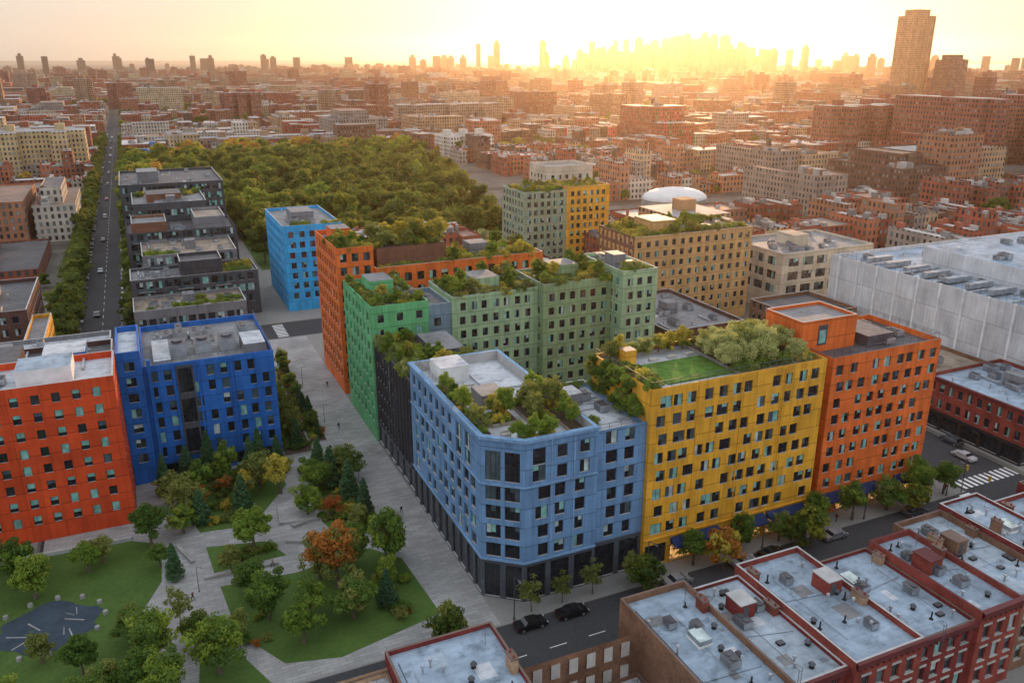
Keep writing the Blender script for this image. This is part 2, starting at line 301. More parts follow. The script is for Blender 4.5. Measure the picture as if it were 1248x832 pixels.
# ------------------------------------------------------------------ trees
def tree_mesh(name,seed,leaf,H=9,cr=3.2,nleaf=2600,ls=.34,kind='broad',clumps=34,trunk=.3,leaf2=None):
    rng=np.random.default_rng(seed); r=random.Random(seed); b=MB()
    lean=(r.uniform(-.2,.2),r.uniform(-.2,.2))
    if kind=='pine':
        b.tube((0,0,0),(0,0,H*.95),.2,.03,'bark',6)
        C=[];rad=[]
        n=clumps*2
        for i in range(n):
            t=(i+.5)/n; z=H*(.10+.88*t); rr=cr*(1-t)**.85*r.uniform(.6,1.12); a=i*2.4
            C.append((rr*.7*math.cos(a),rr*.7*math.sin(a),z-rr*.15)); rad.append((.25+.55*(1-t))*cr/2.2)
            if i%3==0: b.tube((0,0,z),(rr*math.cos(a),rr*math.sin(a),z-.2),.05,.02,'bark',4)
    elif kind=='bush':
        C=[(r.uniform(-cr,cr)*.7,r.uniform(-cr,cr)*.7,H*r.uniform(.2,.8)) for _ in range(clumps)];rad=[cr*.4]*clumps
        for i in range(5): b.tube((0,0,0),C[i],.04,.02,'bark',4)
    else:
        zb=H*.2; top=(lean[0],lean[1],H*.6)
        b.tube((0,0,0),(lean[0]*.5,lean[1]*.5,zb),trunk,trunk*.7,'bark',7); b.tube((lean[0]*.5,lean[1]*.5,zb),top,trunk*.7,trunk*.25,'bark',6)
        C=[];rad=[]
        for i in range(clumps):
            a=r.uniform(0,6.283); ph=math.acos(r.uniform(-.85,1)); k=r.uniform(.4,1.)
            ir=1+.25*math.sin(a*2+seed)+.15*math.sin(a*5+seed*2)
            x=cr*k*math.sin(ph)*math.cos(a)*ir*.85; y=cr*k*math.sin(ph)*math.sin(a)*ir*.85; z=H*.58+H*.36*k*math.cos(ph)
            C.append((x,y,z)); rad.append(cr*r.uniform(.20,.38))
            if i%3==0:
                s0=r.uniform(.2,.95); st=(lean[0]*s0,lean[1]*s0,zb+(top[2]-zb)*s0); b.tube(st,(x*.85,y*.85,z),trunk*.3,.03,'bark',4)
    C=np.array(C);rad=np.array(rad); idx=rng.integers(0,len(C),nleaf)
    d=rng.normal(size=(nleaf,3)); d/=np.linalg.norm(d,axis=1)[:,None]; rr=rng.uniform(.35,1.1,nleaf)**.6
    off=d*rr[:,None]*rad[idx][:,None]; off[:,2]*=.75; pos=C[idx]+off; pos[:,2]=np.maximum(pos[:,2],.1)
    nrm=d+rng.normal(size=(nleaf,3))*.6+np.array([0,0,.35]); nrm/=np.linalg.norm(nrm,axis=1)[:,None]
    t=np.cross(nrm,rng.normal(size=(nleaf,3))); t/=np.linalg.norm(t,axis=1)[:,None]; bt=np.cross(nrm,t)
    sz=rng.uniform(.6,1.3,nleaf)[:,None]*ls*.5
    quad=np.stack([pos-t*sz-bt*sz*.6,pos+t*sz*.2-bt*sz,pos+t*sz+bt*sz*.6,pos-t*sz*.3+bt*sz],1).reshape(-1,3)
    i0=len(b.v); mi=b.mi(leaf); ml=[mi]*nleaf
    if leaf2:
        m2=b.mi(leaf2); sel=rng.random(len(C))<.35; ml=[m2 if sel[j] else mi for j in idx]
    v=b.v+[tuple(p) for p in quad.tolist()]; f=b.f+[(i0+4*i,i0+4*i+1,i0+4*i+2,i0+4*i+3) for i in range(nleaf)]
    me=bpy.data.meshes.new(name); me.from_pydata(v,[],f)
    for n in b.names: me.materials.append(M[n])
    me.polygons.foreach_set('material_index',b.m+ml); me.update(); return me
T={}
for i in range(4): T['green%d'%i]=tree_mesh('green_tree_mesh',10+i,'leaf_green',(8.5,9.5,7.8,9)[i],(3.3,3.,3.5,3.6)[i],6200,.32,clumps=46,leaf2=(None,'leaf_bright','leaf_olive','leaf_bright')[i])
for i in range(2): T['olive%d'%i]=tree_mesh('olive_tree_mesh',20+i,'leaf_olive',8,3.,4200,.31,clumps=42)
for i in range(2): T['bright%d'%i]=tree_mesh('bright_tree_mesh',30+i,'leaf_bright',7.5,2.9,5200,.30,clumps=42,leaf2=(None,'leaf_green')[i])
T['autumn0']=tree_mesh('autumn_tree_mesh',41,'leaf_autumn',8,3.1,5000,.32,clumps=42,leaf2='leaf_olive'); T['gold0']=tree_mesh('gold_tree_mesh',42,'leaf_gold',8,2.9,3800,.31,leaf2='leaf_olive')
for i in range(2): T['pine%d'%i]=tree_mesh('pine_tree_mesh',50+i,'leaf_pine',9,2.4,5200,.32,'pine',36)
T['thin0']=tree_mesh('thin_tree_mesh',60,'leaf_olive',6.5,1.8,900,.26,clumps=26,trunk=.1)
T['silver0']=tree_mesh('silver_shrub_mesh',61,'leaf_silver',5,3.,5600,.24,clumps=50,trunk=.12,leaf2='leaf_olive'); T['silver1']=tree_mesh('silver_shrub_mesh',62,'leaf_silver',4.4,2.6,4800,.24,clumps=44,trunk=.12)
for i,l in enumerate(('leaf_green','leaf_olive','leaf_bright','leaf_gold','leaf_autumn')): T['bush%d'%i]=tree_mesh('shrub_mesh',70+i,l,1.5,1.3,900,.22,'bush',14)
for i,(l,l2) in enumerate((('leaf_forest','leaf_forest_light'),('leaf_forest',None),('leaf_forest_light','leaf_forest'),('leaf_bright','leaf_forest'),('leaf_gold','leaf_forest_light'),('leaf_autumn','leaf_gold'))): T['far%d'%i]=tree_mesh('far_tree_mesh',80+i,l,12,5.4,2200,.8,clumps=38,leaf2=l2)
def tree(k,x,y,z=0,s=1,name=None,parent=None):
    nm={'green':'green_tree','olive':'olive_tree','bright':'linden_tree','autumn':'autumn_maple_tree','gold':'yellow_leaf_tree','pine':'pine_tree','thin':'young_street_tree','silver':'rooftop_olive_shrub','bush':'shrub','far':'tree'}[k.rstrip('0123456789')]
    return place(name or nm,T[k],x,y,z,s*R.uniform(.9,1.1),parent=parent,sz=s*R.uniform(.85,1.15))
def garden(n,zones,z,s0=.8,s1=1.5,ks=(0,1,1,2,2,3),ntree=0,tk=('bright0','olive0','green1','gold0','bright1','silver0'),ts=(.35,.55)):
    for i in range(n):
        a=R.choice(zones); tree('bush%d'%R.choice(ks),R.uniform(a[0],a[1]),R.uniform(a[2],a[3]),z,R.uniform(s0,s1))
    for i in range(ntree):
        a=R.choice(zones); tree(R.choice(tk),R.uniform(a[0],a[1]),R.uniform(a[2],a[3]),z,R.uniform(*ts),'rooftop_tree')
# ------------------------------------------------------------------ ground, roads
def sheet(name,poly,z,mat,thick=0):
    b=MB(); P=[(x,y,z) for x,y in poly]; b.q(P,mat)
    if thick:
        for i in range(len(poly)):
            j=(i+1)%len(poly); b.q([(*poly[i],z-thick),(*poly[j],z-thick),(*poly[j],z),(*poly[i],z)],'concrete')
    return b.obj(name)
def rect(x0,x1,y0,y1): return [(x0,y0),(x1,y0),(x1,y1),(x0,y1)]
CX,CY=-38.5,-92.45
def polar(deg,d):
    a=math.radians(24.2+deg); return CX+d*math.sin(a),CY+d*math.cos(a)
sheet('ground',rect(-20000,32000,-3000,40000),0,'earth')
wb=MB(); wb.q([(*polar(50,6500),.6),(*polar(21,6600),.6),(*polar(14,9000),.6),(*polar(14,15500),.6),(*polar(50,15500),.6)],'water'); wb.obj('water')
KZ=.13
rb=MB()
for r in (rect(-700,600,-17,-3.6),rect(-60.5,-46,-3.6,1200),rect(93,109,-3.6,1200),rect(-46,93,138,152)): rb.q([(x,y,.004) for x,y in r],'asphalt')
rb.obj('road')
mk=MB()
for x in range(-80,88,6): mk.box(x,x+2.6,-10.37,-10.23,.006,.010,'white_paint')
for y in range(4,1000,8): mk.box(-53.3,-53.17,y,y+3,.006,.010,'white_paint')
for i in range(11):
    mk.box(90.2,92.8,-4.5-i*1.15,-3.95-i*1.15,.006,.010,'white_paint'); mk.box(93.6+i*1.4,94.3+i*1.4,-2.8,.2,.006,.010,'white_paint')
    mk.box(109.3,112,-4.5-i*1.15,-3.95-i*1.15,.006,.010,'white_paint')
for i in range(9): mk.box(-7.4,-4.4,139+i*1.4,139.7+i*1.4,.006,.010,'white_paint'); mk.box(-59.6+i*1.4,-58.9+i*1.4,134,137,.006,.010,'white_paint')
mk.obj('road_marking')
sheet('pavement',rect(-45,92.5,-3.6,137.5),KZ,'sidewalk',KZ); sheet('pavement',rect(-120,-61,-3.6,137.5),KZ,'sidewalk',KZ); sheet('pavement',rect(-45,92.5,152.5,340),KZ,'sidewalk',KZ)
sheet('pavement',rect(109.5,300,-3.,62),KZ,'sidewalk',KZ); sheet('pavement',rect(-100,93,-60,-17.2),KZ,'sidewalk',KZ); sheet('pavement',rect(109.5,200,-60,-17.2),KZ,'sidewalk',KZ)
sheet('plaza_paving',[(-60,-3.2),(-.1,-3.2),(-.1,137),(-13,137),(-13,61),(-60,61)],KZ+.004,'paver')
G=KZ+.05
lawns=[[(-90,43),(-47,41),(-42.5,38),(-43,27),(-46,20),(-44,8),(-42,-3),(-90,-3)],[(-36,34),(-27,32),(-24.5,26.5),(-35.5,26)],[(-35,22),(-24,21),(-12,23),(-8,18),(-7,2.5),(-22,-.8),(-29,1),(-34,10)],
 [(-41,60.5),(-21,60.5),(-20.5,50),(-28,38),(-36.5,39)],[(-12.5,57),(-8.5,50),(-8,28),(-15.5,27),(-18,38),(-16.5,50)],[(-38.5,14),(-36,10),(-31,-2.5),(-40,-2.5)]]
for l in lawns: sheet('lawn',l,G,'grass',.05)
sheet('planting_bed',rect(-18.5,-13.2,62,112),G+.1,'soil',.15); sheet('planting_bed',rect(-12.6,-9.5,66,112),G+.1,'soil',.15)
pc=MB(); pc.q([(-58+(6.5+.8*math.sin(a*1.3))*math.cos(a*math.pi/14),22+(5.6+.7*math.cos(a*.9))*math.sin(a*math.pi/14),G+.02) for a in range(28)],'play_rubber')
rp=random.Random(4)
for a in range(10):
    x=-58+rp.uniform(-4.2,4.2);y=22+rp.uniform(-3.3,3.3);an=rp.uniform(0,3);L=rp.uniform(.6,1.6); c,s=math.cos(an)*L,math.sin(an)*L; pc.q([(x-c,y-s,G+.026),(x+c,y+s,G+.026),(x+c-.14*s,y+s+.14*c,G+.026),(x-c-.14*s,y-s+.14*c,G+.026)],'concrete')
for a in range(13): c,s=math.cos(a*.48),math.sin(a*.48); pc.cyl(-58+7.4*c,22+6.6*s,G,G+.5,.4,.35,'concrete',7)
pc.obj('playground_circle')
def slab(name,poly,z0,z1,mat='concrete'):
    b=MB(); n=len(poly)
    for i in range(n): j=(i+1)%n; b.q([(*poly[i],z0),(*poly[j],z0),(*poly[j],z1),(*poly[i],z1)],mat)
    b.q([(*p,z1) for p in poly],mat); return b.obj(name)
slab('stone_bench',[(-22,34),(-15,36),(-15,36.8),(-22.3,34.8)],KZ,KZ+.5); slab('stone_bench',[(-37,24.6),(-26,24.2),(-26,24.8),(-37,25.2)],KZ,KZ+.45)
slab('retaining_wall',[(-90,43.1),(-47,41.1),(-46.8,41.6),(-90,43.6)],KZ,KZ+.6,'coping'); slab('stone_bench',[(-24,30),(-14.5,25),(-14.2,25.6),(-23.7,30.7)],KZ,KZ+.5)
slab('stone_bench',[(-40.5,36),(-38.5,30),(-38,30.2),(-40,36.2)],KZ,KZ+.45)
slab('raised_plaza_terrace',[(-24,36),(-16,34.5),(-14.5,39),(-19.5,43.5),(-23.5,42)],KZ,KZ+.45,'paver')
# ------------------------------------------------------------------ hero buildings
A=rows_auto
def spec(zs,nf,fh,pitch,ww,wh,**k): return lambda L:A(L,zs,nf,fh,pitch,ww,wh,**k)
b=MB()
BG=[('g_dark',6),('g_mid',3),('g_teal',1.2),('g_pale',.8)]
def blue_rows(L):
    return shop_rows(L,6.6,bay=3.2,warm=0,wm='w_base',sill=.3)+A(L,6.6,6,3.05,2.9,1.65,2.05,sill=.6,jit=.25,skip=.06,k=2,varw=.3)
F=[((0,36),(0,4)),((0,4),(5,0)),((5,0),(16.5,0))]
for i,(p,q) in enumerate(F):
    L=math.hypot(p[0]-q[0],p[1]-q[1])
    rows=blue_rows(L)
    if i==1:
        rows=shop_rows(L,6.6,bay=3.2,warm=0,wm='w_base',sill=.3)+[(6.6+k*3.05,9.65+k*3.05,[(.7,2.9,7.1+k*3.05,9.35+k*3.05,3),(3.5,5.7,7.1+k*3.05,9.35+k*3.05,3)]) for k in range(4)]+[(18.8,24.9,[(.7,2.9,19.3,23.9,3,'g_mid'),(3.5,5.7,19.3,23.9,3,'g_dark')])]
    if i==0:
        rows=rows[:5]+[0]
        rows[-1]=(18.8,21.85,[(u,u+1.4,19.45,21.3,2) for u in np.arange(1.5,20,2.9)]+[(u,u+2.1,19.3,21.82,3) for u in (22.3,26.)]); rows.append((21.85,24.9,[(u,u+1.4,22.5,24.35,2) for u in np.arange(1.5,20,2.9)]+[(u,u+2.1,21.88,24.4,3) for u in (22.3,26.)]))
    if i==2:
        rows[-1]=(21.85,24.9,[(1.2,3.2,21.88,24.4,2),(5.,6.6,22.4,24.35,2),(8.6,10.2,22.4,24.35,2)]); rows[-2]=(18.8,21.85,[(1.2,3.2,19.3,21.82,2),(5.,6.6,19.3,21.3,2),(8.6,10.2,19.3,21.3,2)])
    facade(b,p,q,0,26,rows,'w_blue',gl=BG)
facade(b,(16.5,.6),(25,.6),0,24.6,blue_rows(8.5),'w_blue',gl=BG); b.q([(16.5,0,0),(16.5,.6,0),(16.5,.6,26),(16.5,0,26)],'w_blue')
b.q([(16.5,.6,24.6),(16.5,20,24.6),(16.5,20,26),(16.5,.6,26)],'w_blue')
facade(b,(25,.6),(25,20),0,24.6,[],'w_blue'); facade(b,(25,20),(16.5,20),0,24.6,A(8.5,6,6,3,2.8,1.4,1.8),'w_blue')
facade(b,(16.5,20),(16.5,36),0,26,A(16,6,6,3,3.1,1.5,1.8),'w_blue'); facade(b,(16.5,36),(0,36),0,26,A(16.5,6,6,3,3.1,1.5,1.8),'w_blue')
roofpara(b,16.5,25,.6,20,24.6,.8,'r_white','w_blue')
O=[(0,4),(5,0),(16.5,0),(16.5,36),(0,36)]; t=.55; I=[(t,4.35),(5.2,t),(16.5-t,t),(16.5-t,36-t),(t,36-t)]
for k in range(5):
    j=(k+1)%5; b.q([(*O[k],26),(*O[j],26),(*I[j],26),(*I[k],26)],'w_blue_trim'); b.q([(*I[j],24.2),(*I[k],24.2),(*I[k],26),(*I[j],26)],'coping')
b.q([(*p,24.2) for p in I],'r_white')
def band(b,poly,z0,z1,pr,mat,closed=False):
    n=len(poly)
    for k in range(n if closed else n-1):
        p=Vector(poly[k]);q=Vector(poly[(k+1)%n]);d=(q-p).normalized();nn=Vector((d.y,-d.x))*pr
        a=p+nn-d*pr*.4;c=q+nn+d*pr*.4
        b.q([(a.x,a.y,z0),(c.x,c.y,z0),(c.x,c.y,z1),(a.x,a.y,z1)],mat); b.q([(a.x,a.y,z1),(c.x,c.y,z1),(q.x,q.y,z1+.003),(p.x,p.y,z1+.003)],mat); b.q([(p.x,p.y,z0),(q.x,q.y,z0),(c.x,c.y,z0),(a.x,a.y,z0)],mat)
P3=[(0,36),(0,4),(5,0),(16.5,0)]
band(b,P3,25.55,26.02,.3,'w_blue_trim'); band(b,P3,18.6,18.85,.15,'w_blue_trim'); band(b,P3,6.45,6.75,.2,'w_blue_trim')
for u in (9,12.6): b.box(u,u+.25,-.12,-.003,6.8,25.5,'w_blue_trim')
b.box(3,8,28.5,34,24.2,26.9,'white_paint','r_white'); b.box(8.5,15,22,33,24.21,24.6,'r_white','r_white'); b.box(5,9,15.5,20,24.2,26.6,'w_grey','r_grey')
for (x0,x1,y0,y1) in ((.8,2.6,6,27),(4.5,10,1.2,3),(13.5,15.6,2,20),(4,8,9,13),(9.5,12.6,7,15)): b.box(x0,x1,y0,y1,24.2,24.85,'wood_deck','soil')
for (x,y) in ((4,5.5),(7,5.5),(10,5),(3.6,22),(6,24)): b.box(x,x+1.4,y,y+.7,24.2,24.65,'frame_light'); b.box(x,x+1.4,y+.6,y+.7,24.65,25.,'frame_light')
rail(b,[(16.8,.9),(24.7,.9)],24.6); rail(b,[(.9,4.8),(.9,35)],26.); b.box(18,20.5,12,15.5,23.8,25.9,'w_grey','r_white'); ac(b,21.5,8,23.8); ac(b,21,13,23.8)
for k in range(5): b.box(17.5,24.2,9.9+k*1.9,10.05+k*1.9,23.8,23.95,'metal')
b.obj('light_blue_apartment_building')
for (x,y) in [(1.7,8),(1.8,11),(1.6,14.5),(1.7,18.5),(1.8,23),(5.2,2.2),(7.4,2),(9.6,2.2),(14.5,4),(14.6,7),(14.4,10.5),(14.5,14),(14.5,18),(5,11),(7,11.5),(10.5,9),(11.5,13)]:
    tree(R.choice(['bright0','green0','bright1','gold0','olive0','bright0']),x,y,24.7,R.uniform(.42,.64),'rooftop_tree')
garden(42,[(.9,2.5,6,27),(4.8,9.8,1.4,2.8),(13.6,15.4,2.2,20),(4.2,7.8,9.2,12.8),(9.7,12.4,7,15)],24.8,.45,.9,(0,1,2,3,2))
garden(10,[(17.3,19,1.4,8),(17.3,24,18,19.4)],23.8,.6,.9,(0,1,2))
b=MB(); bldg(b,0.3,15,36.1,60.9,22,'w_charcoal','r_dark',par=.9,spec=spec(5.2,5,3.1,1.9,1.15,2.3,sill=.4,k=1),shop=5,warm=.0,sides='flr',cop='coping_dark')
for k in range(12): b.box(.0,.28,37+k*2,37.25+k*2,5.2,21.8,'w_charcoal')
b.box(8,14,46,57,21.1,23.6,'w_dark','r_grey'); rail(b,[(.6,36.4),(.6,60.6)],22); b.obj('charcoal_apartment_building')
garden(80,[(.9,14.5,36.8,45),(.9,7.6,36.8,60)],21.2,.7,1.5,(0,1,2,2,3),20,ts=(.4,.65))
b=MB(); bldg(b,0,12,61,84,29,'w_green','r_grey',par=1.1,rowf={'f':lambda L:A(L,3,8,3.1,4.,1.3,1.7,jit=.1),'l':spec(3,8,3.1,3.0,1.4,1.8,jit=.4),'b':spec(3,8,3.1,3.5,1.4,1.8)},cop='w_green')
b.box(3,8,72,79,27.9,31.2,'w_green','r_grey'); b.box(8.3,11,66,69,27.9,30.2,'w_grey','r_dark'); ac(b,8,72,27.9)
b.obj('green_apartment_building')
garden(55,[(.9,2.5,62.5,83),(.9,11,62,70),(9,11.4,62,83)],28,.6,1.15,(1,2,2,3,0),14,ts=(.32,.5))
b=MB(); bldg(b,12.02,18,64.5,78,27,'w_steel','r_grey',spec=spec(3,7,3.05,2.9,1.5,1.9,k=2),sides='fb'); clutter(b,12.4,17.6,65,77,26,4,3,False); b.obj('steel_blue_apartment_building')
b=MB(); bldg(b,18.02,38,64,79,28.2,'w_palegreen','r_grey',spec=spec(2.8,8,3.05,2.5,1.25,1.75,jit=.2,k=2),sides='flb')
b.box(25,31,69,76,27.2,30.2,'w_palegreen','r_grey'); clutter(b,18.5,37,65,78,27.2,9,5,False); rail(b,[(18.3,64.3),(37.7,64.3)],28.2); b.obj('pale_green_apartment_building')
b=MB(); bldg(b,38.02,55,61.5,76,29.3,'w_sage','r_grey',spec=spec(2.8,8,3.1,2.6,1.3,1.75,jit=.2,k=2),sides='flb')
b.box(44,50,68,74,28.3,31.4,'w_sage','r_grey'); clutter(b,38.5,54,62,75,28.3,8,6,False); rail(b,[(38.3,61.8),(54.7,61.8)],29.3); b.obj('sage_apartment_building')
b=MB(); bldg(b,55.02,64,57,76,31.5,'w_palegreen','r_grey',spec=spec(2.8,9,3.05,2.4,1.25,1.7,jit=.15,k=2),sides='flb'); clutter(b,56,63,58,75,30.5,9,8); b.obj('pale_green_tower')
garden(75,[(18.8,37.6,64.8,68),(18.8,24.5,64.8,78),(31.5,37.6,65,78),(18.8,37.6,76.5,78.4)],27.3,.6,1.3,(0,1,1,2,3,3),20)
garden(60,[(38.8,54.5,62.2,66.5),(38.8,43.5,62,75.5),(50.5,54.5,62,75.5)],28.4,.6,1.3,(0,1,1,2,3),18)
garden(14,[(56,63,58,60)],30.6,.6,1.1,(0,1,2),3)
b=MB(); bldg(b,0,8.5,89,112,35,'w_orange','r_grey',par=1.2,rowf={'f':spec(3,10,3.1,2.7,1.5,1.9),'l':spec(3,10,3.1,2.6,1.5,2.,k=2),'b':spec(3,10,3.1,2.7,1.5,1.9)},cop='w_orange')
bldg(b,8.52,51,88,103,30,'w_orange','r_dark',par=1.1,spec=spec(3,8,3.2,3.,1.7,2.),sides='fb'); b.box(10,27,92,101,28.9,33.6,'w_brown','r_dark')
facade(b,(10,91.9),(27,91.9),29,33.7,A(17,29.9,1,3,2.3,1.4,2.2,sill=.5),'w_brown'); b.box(34,39,94,99,28.9,32.2,'w_grey','r_grey'); clutter(b,28,50,90,102,28.9,9,9,False); b.box(2,6.5,102,108,33.8,36.9,'w_orange','r_grey')
b.obj('orange_apartment_building')
garden(60,[(27.5,33.5,89,102),(39.5,50.5,89,102),(27,50,89,91)],28.9,.7,1.4,(1,3,3,2,0),20)
garden(18,[(9,27,88.6,90.5)],28.9,.6,1.1,(1,3,2)); garden(45,[(.8,8,90,101)],33.8,.7,1.3,(2,3,1,0,3),14); garden(50,[(10.5,26.5,92.5,100.5)],33.6,.8,1.5,(3,1,3,2),24,tk=('gold0','olive0','silver0','gold0'),ts=(.5,.75))
b=MB(); bldg(b,0,18,163,198,27,'w_sky','r_grey',spec=spec(3.2,7,3.2,3.2,1.6,1.9,jit=.3),shop=0); b.box(5,12,175,185,26,29,'w_grey','r_grey'); clutter(b,1,17,164,197,26,18,11,False); b.obj('bright_blue_apartment_building')
garden(14,[(1,17,164,167)],26.1,.7,1.2)
b=MB()
sp=lambda n,p=2.6:spec(3.4,n,3.4,p,1.9,2.2,k=2)
bldg(b,-44,-14,150,166,9,'w_grey','r_tan',spec=sp(1)); bldg(b,-44,-8,166.02,182,14,'w_dark','r_grey',spec=sp(3)); bldg(b,-40,-12,182.02,206,17.5,'w_grey','r_tan',spec=sp(4)); bldg(b,-44,-9,206.02,232,20,'w_dark','r_dark',spec=sp(5,2.2))
bldg(b,-41,-16,232.02,262,26,'w_dark','r_grey',spec=sp(6,2.2)); bldg(b,-45,-6,270,318,28,'w_dark','r_dark',spec=sp(7,2.2)); b.box(-38,-30,285,298,27,31,'w_grey','r_grey'); b.box(-36,-24,240,252,25,28,'w_brown','r_dark')
bldg(b,-30,-18,168,180,18,'w_charcoal','r_dark',z0=13,spec=None); bldg(b,-22,-12.2,208,228,24,'w_grey','r_tan',z0=19,spec=None); bldg(b,-42,-31,210,226,23,'w_brown','r_grey',z0=19,spec=None)
for i,(x0,x1,y0,y1,z) in enumerate(((-43,-15,151,165,8),(-43,-31,167,181,13),(-39,-13,183,205,16.5),(-31,-22,207,231,19),(-40,-17,233,239,25),(-44,-7,271,317,27))): clutter(b,x0,x1,y0,y1,z,20,30+i,i%2==0)
for (x0,x1,y0,n) in ((-44,-14,149.4,1),(-44,-8,165.4,3),(-40,-12,181.4,4),(-44,-9,205.4,5)):
    for f in range(1,n+1):
        z=3.4*f
        for k in range(3):
            u=x0+2+k*(x1-x0-4)/3; b.box(u,u+4.5,y0,y0+.58,z,z+.15,'coping',bottom=True); b.box(u,u+4.5,y0,y0+.05,z+.152,z+1.1,'g_mid')
b.obj('dark_terraced_building')
garden(30,[(-43,-15,151,154),(-30,-15,151,160)],8.1,.7,1.2,(0,1,2)); garden(25,[(-17,-9,167,181)],13.1,.7,1.2,(0,1,2,3)); garden(20,[(-39,-30,183,188)],16.6,.7,1.3,(0,1,2)); garden(20,[(-40,-17,253,261)],25.1,.8,1.4,(0,1,3))
b=MB(); bldg(b,-42,-19,62,88,22.6,'w_royal','r_grey',par=1.1,shop=3.6,shopmat='w_royal',warm=0,rowf={'f':spec(3.6,6,3.0,2.45,1.2,2.,skip=.12,jit=.2,k=1),'r':spec(3.6,6,3,2.8,1.3,1.8),'l':spec(3.6,6,3,2.8,1.3,1.8),'b':spec(3.6,6,3,2.8,1.3,1.8)},cop='w_royal')
bldg(b,-46.,-42.02,61.2,78,26,'w_royal','r_white',par=1.1,spec=spec(3.6,7,3.,2.6,1.7,1.7),cop='w_royal'); b.box(-41.2,-40.6,60.9,61.98,0,24,'w_royal')
for u in (-37.1,-32.9,-27,-22.5): b.box(u,u+.3,61.6,61.98,3.6,22.4,'w_royal')
facade(b,(-36.5,61.9),(-33.5,61.9),4,22,[(4+i*6,10+i*6,[(.3,2.7,4.6+i*6,9.4+i*6,3,'g_dark')]) for i in range(3)],'w_dark',rec=.1)
for i in range(3): ac(b,-38+i*2.6,78,21.5,2,3.5,1.8)
for i in range(3): b.box(-37+i*4.5,-34+i*4.5,68,72.5,21.5,24,'metal','metal_dark'); b.cyl(-35.5+i*4.5,70.2,24,24.4,1,1,'metal_dark',12)
b.box(-24,-20,64,72,21.5,23.8,'w_grey','r_white'); b.box(-40,-37,64,77,21.5,22.7,'metal','metal'); clutter(b,-41,-20,74,87,21.5,20,44,False); rail(b,[(-41.7,62.3),(-19.3,62.3),(-19.3,87.7)],22.6); b.obj('royal_blue_building')
b=MB(); bldg(b,-95,-46.02,47,60.5,27,'w_orange_left','r_white',par=1.2,rowf={'f':spec(2.4,8,2.95,2.9,1.2,1.6,k=1),'r':spec(2.4,8,2.95,3.1,1.1,1.5,k=1),'b':spec(2.4,8,2.95,2.9,1.15,1.55,k=1)},gl=[('g_teal',6),('g_dark',1.5),('g_mid',1)],cop='coping'); clutter(b,-94,-47,48,59,25.8,18,50,False)
b.box(-60,-52,50,57,25.8,28.6,'white_paint','r_silver'); b.obj('red_orange_apartment_building')
b=MB(); bldg(b,-85,-47,62,84,22,'b_dark','r_dark',spec=spec(3,6,3,2.8,1.3,1.7)); bldg(b,-85,-48,84.02,104,18,'w_grey','r_white',spec=spec(3,5,3,2.8,1.3,1.7)); b.box(-58,-51,68,75,21,25,'w_royal','r_white'); b.box(-70,-62,66,80,21,24,'b_dark','r_dark'); clutter(b,-84,-48,63,83,21,26,51); clutter(b,-84,-50,85,103,17,20,52); b.obj('dark_brick_building')
b=MB(); bldg(b,-100,-66.2,126,160,19,'b_dark','r_dark',spec=spec(3,5,3,2.6,1.3,1.7)); bldg(b,-66,-61.8,108,132,16,'w_yellow','r_grey',spec=spec(3,4,3,2.6,1.3,1.7)); b.box(-82,-74,140,150,18,22,'w_grey','r_grey'); clutter(b,-99,-67,127,159,18,20,53,False); b.obj('dark_brick_building')
# yellow building
b=MB()
yr=[(0,5.2,[(i*33/7+.4,(i+1)*33/7-.4,.4,4.,4,'g_warm' if i in(1,2,4,5,6) else 'g_dark') for i in range(7)])]
for f in range(8):
    zb=5.2+f*3.0; w=[]; x=1.1+(.5 if f%2 else 0)
    pat=[2.6,2.2,3.1,2.4,2.8,2.1,3.0,2.5,2.3,3.0,2.4,2.6]
    for i,pp in enumerate(pat):
        ww=1.55 if (i*3+f*5)%7 else 2.1
        if R.random()>.05: w.append((x,x+ww,zb+.65,zb+2.5,2))
        x+=pp+R.choice((-.25,0,.25))
    yr.append((zb,zb+3,w))
YG=[('g_dark',3.5),('g_teal',2.2),('g_mid',2),('g_pale',.8)]
facade(b,(25.02,-.1),(58,-.1),0,30,yr,'w_yellow',gl=YG)
facade(b,(58,-.1),(58,17),0,30,[],'w_yellow'); facade(b,(58,17),(25.02,17),0,30,A(33,3,8,3.1,2.8,1.4,1.8),'w_yellow'); facade(b,(25.02,17),(25.02,-.1),0,30,[(26.0,29,[(3,5,26.6,28.4,2),(9,12,26.6,28.4,3)])],'w_yellow')
roofpara(b,25.02,58,-.1,17,30,1.1,'r_white','w_yellow',cop='w_yellow')
for x in (33.2,41.4,49.6): b.box(x,x+.14,-.22,-.102,5.2,29.6,'w_yellow')
band(b,[(25.1,-.1),(57.9,-.1)],4.9,5.15,.2,'w_yellow')
b.box(30,42,3,11.5,28.9,29.15,'turf','turf'); b.box(42.3,57,2,15.5,28.9,29.5,'concrete','soil'); b.box(26,57.6,15.6,16.4,28.9,29.6,'concrete','soil'); b.box(25.7,27.6,1,14,28.9,29.6,'concrete','soil'); b.box(28,30,12,14,28.9,31.6,'w_yellow','r_grey')
for x in (33,36.5,40): b.box(x,x+1.6,12.4,13.1,28.9,29.35,'frame_light')
rail(b,[(25.3,16.7),(25.3,.2),(57.7,.2)],30); b.obj('yellow_apartment_building')
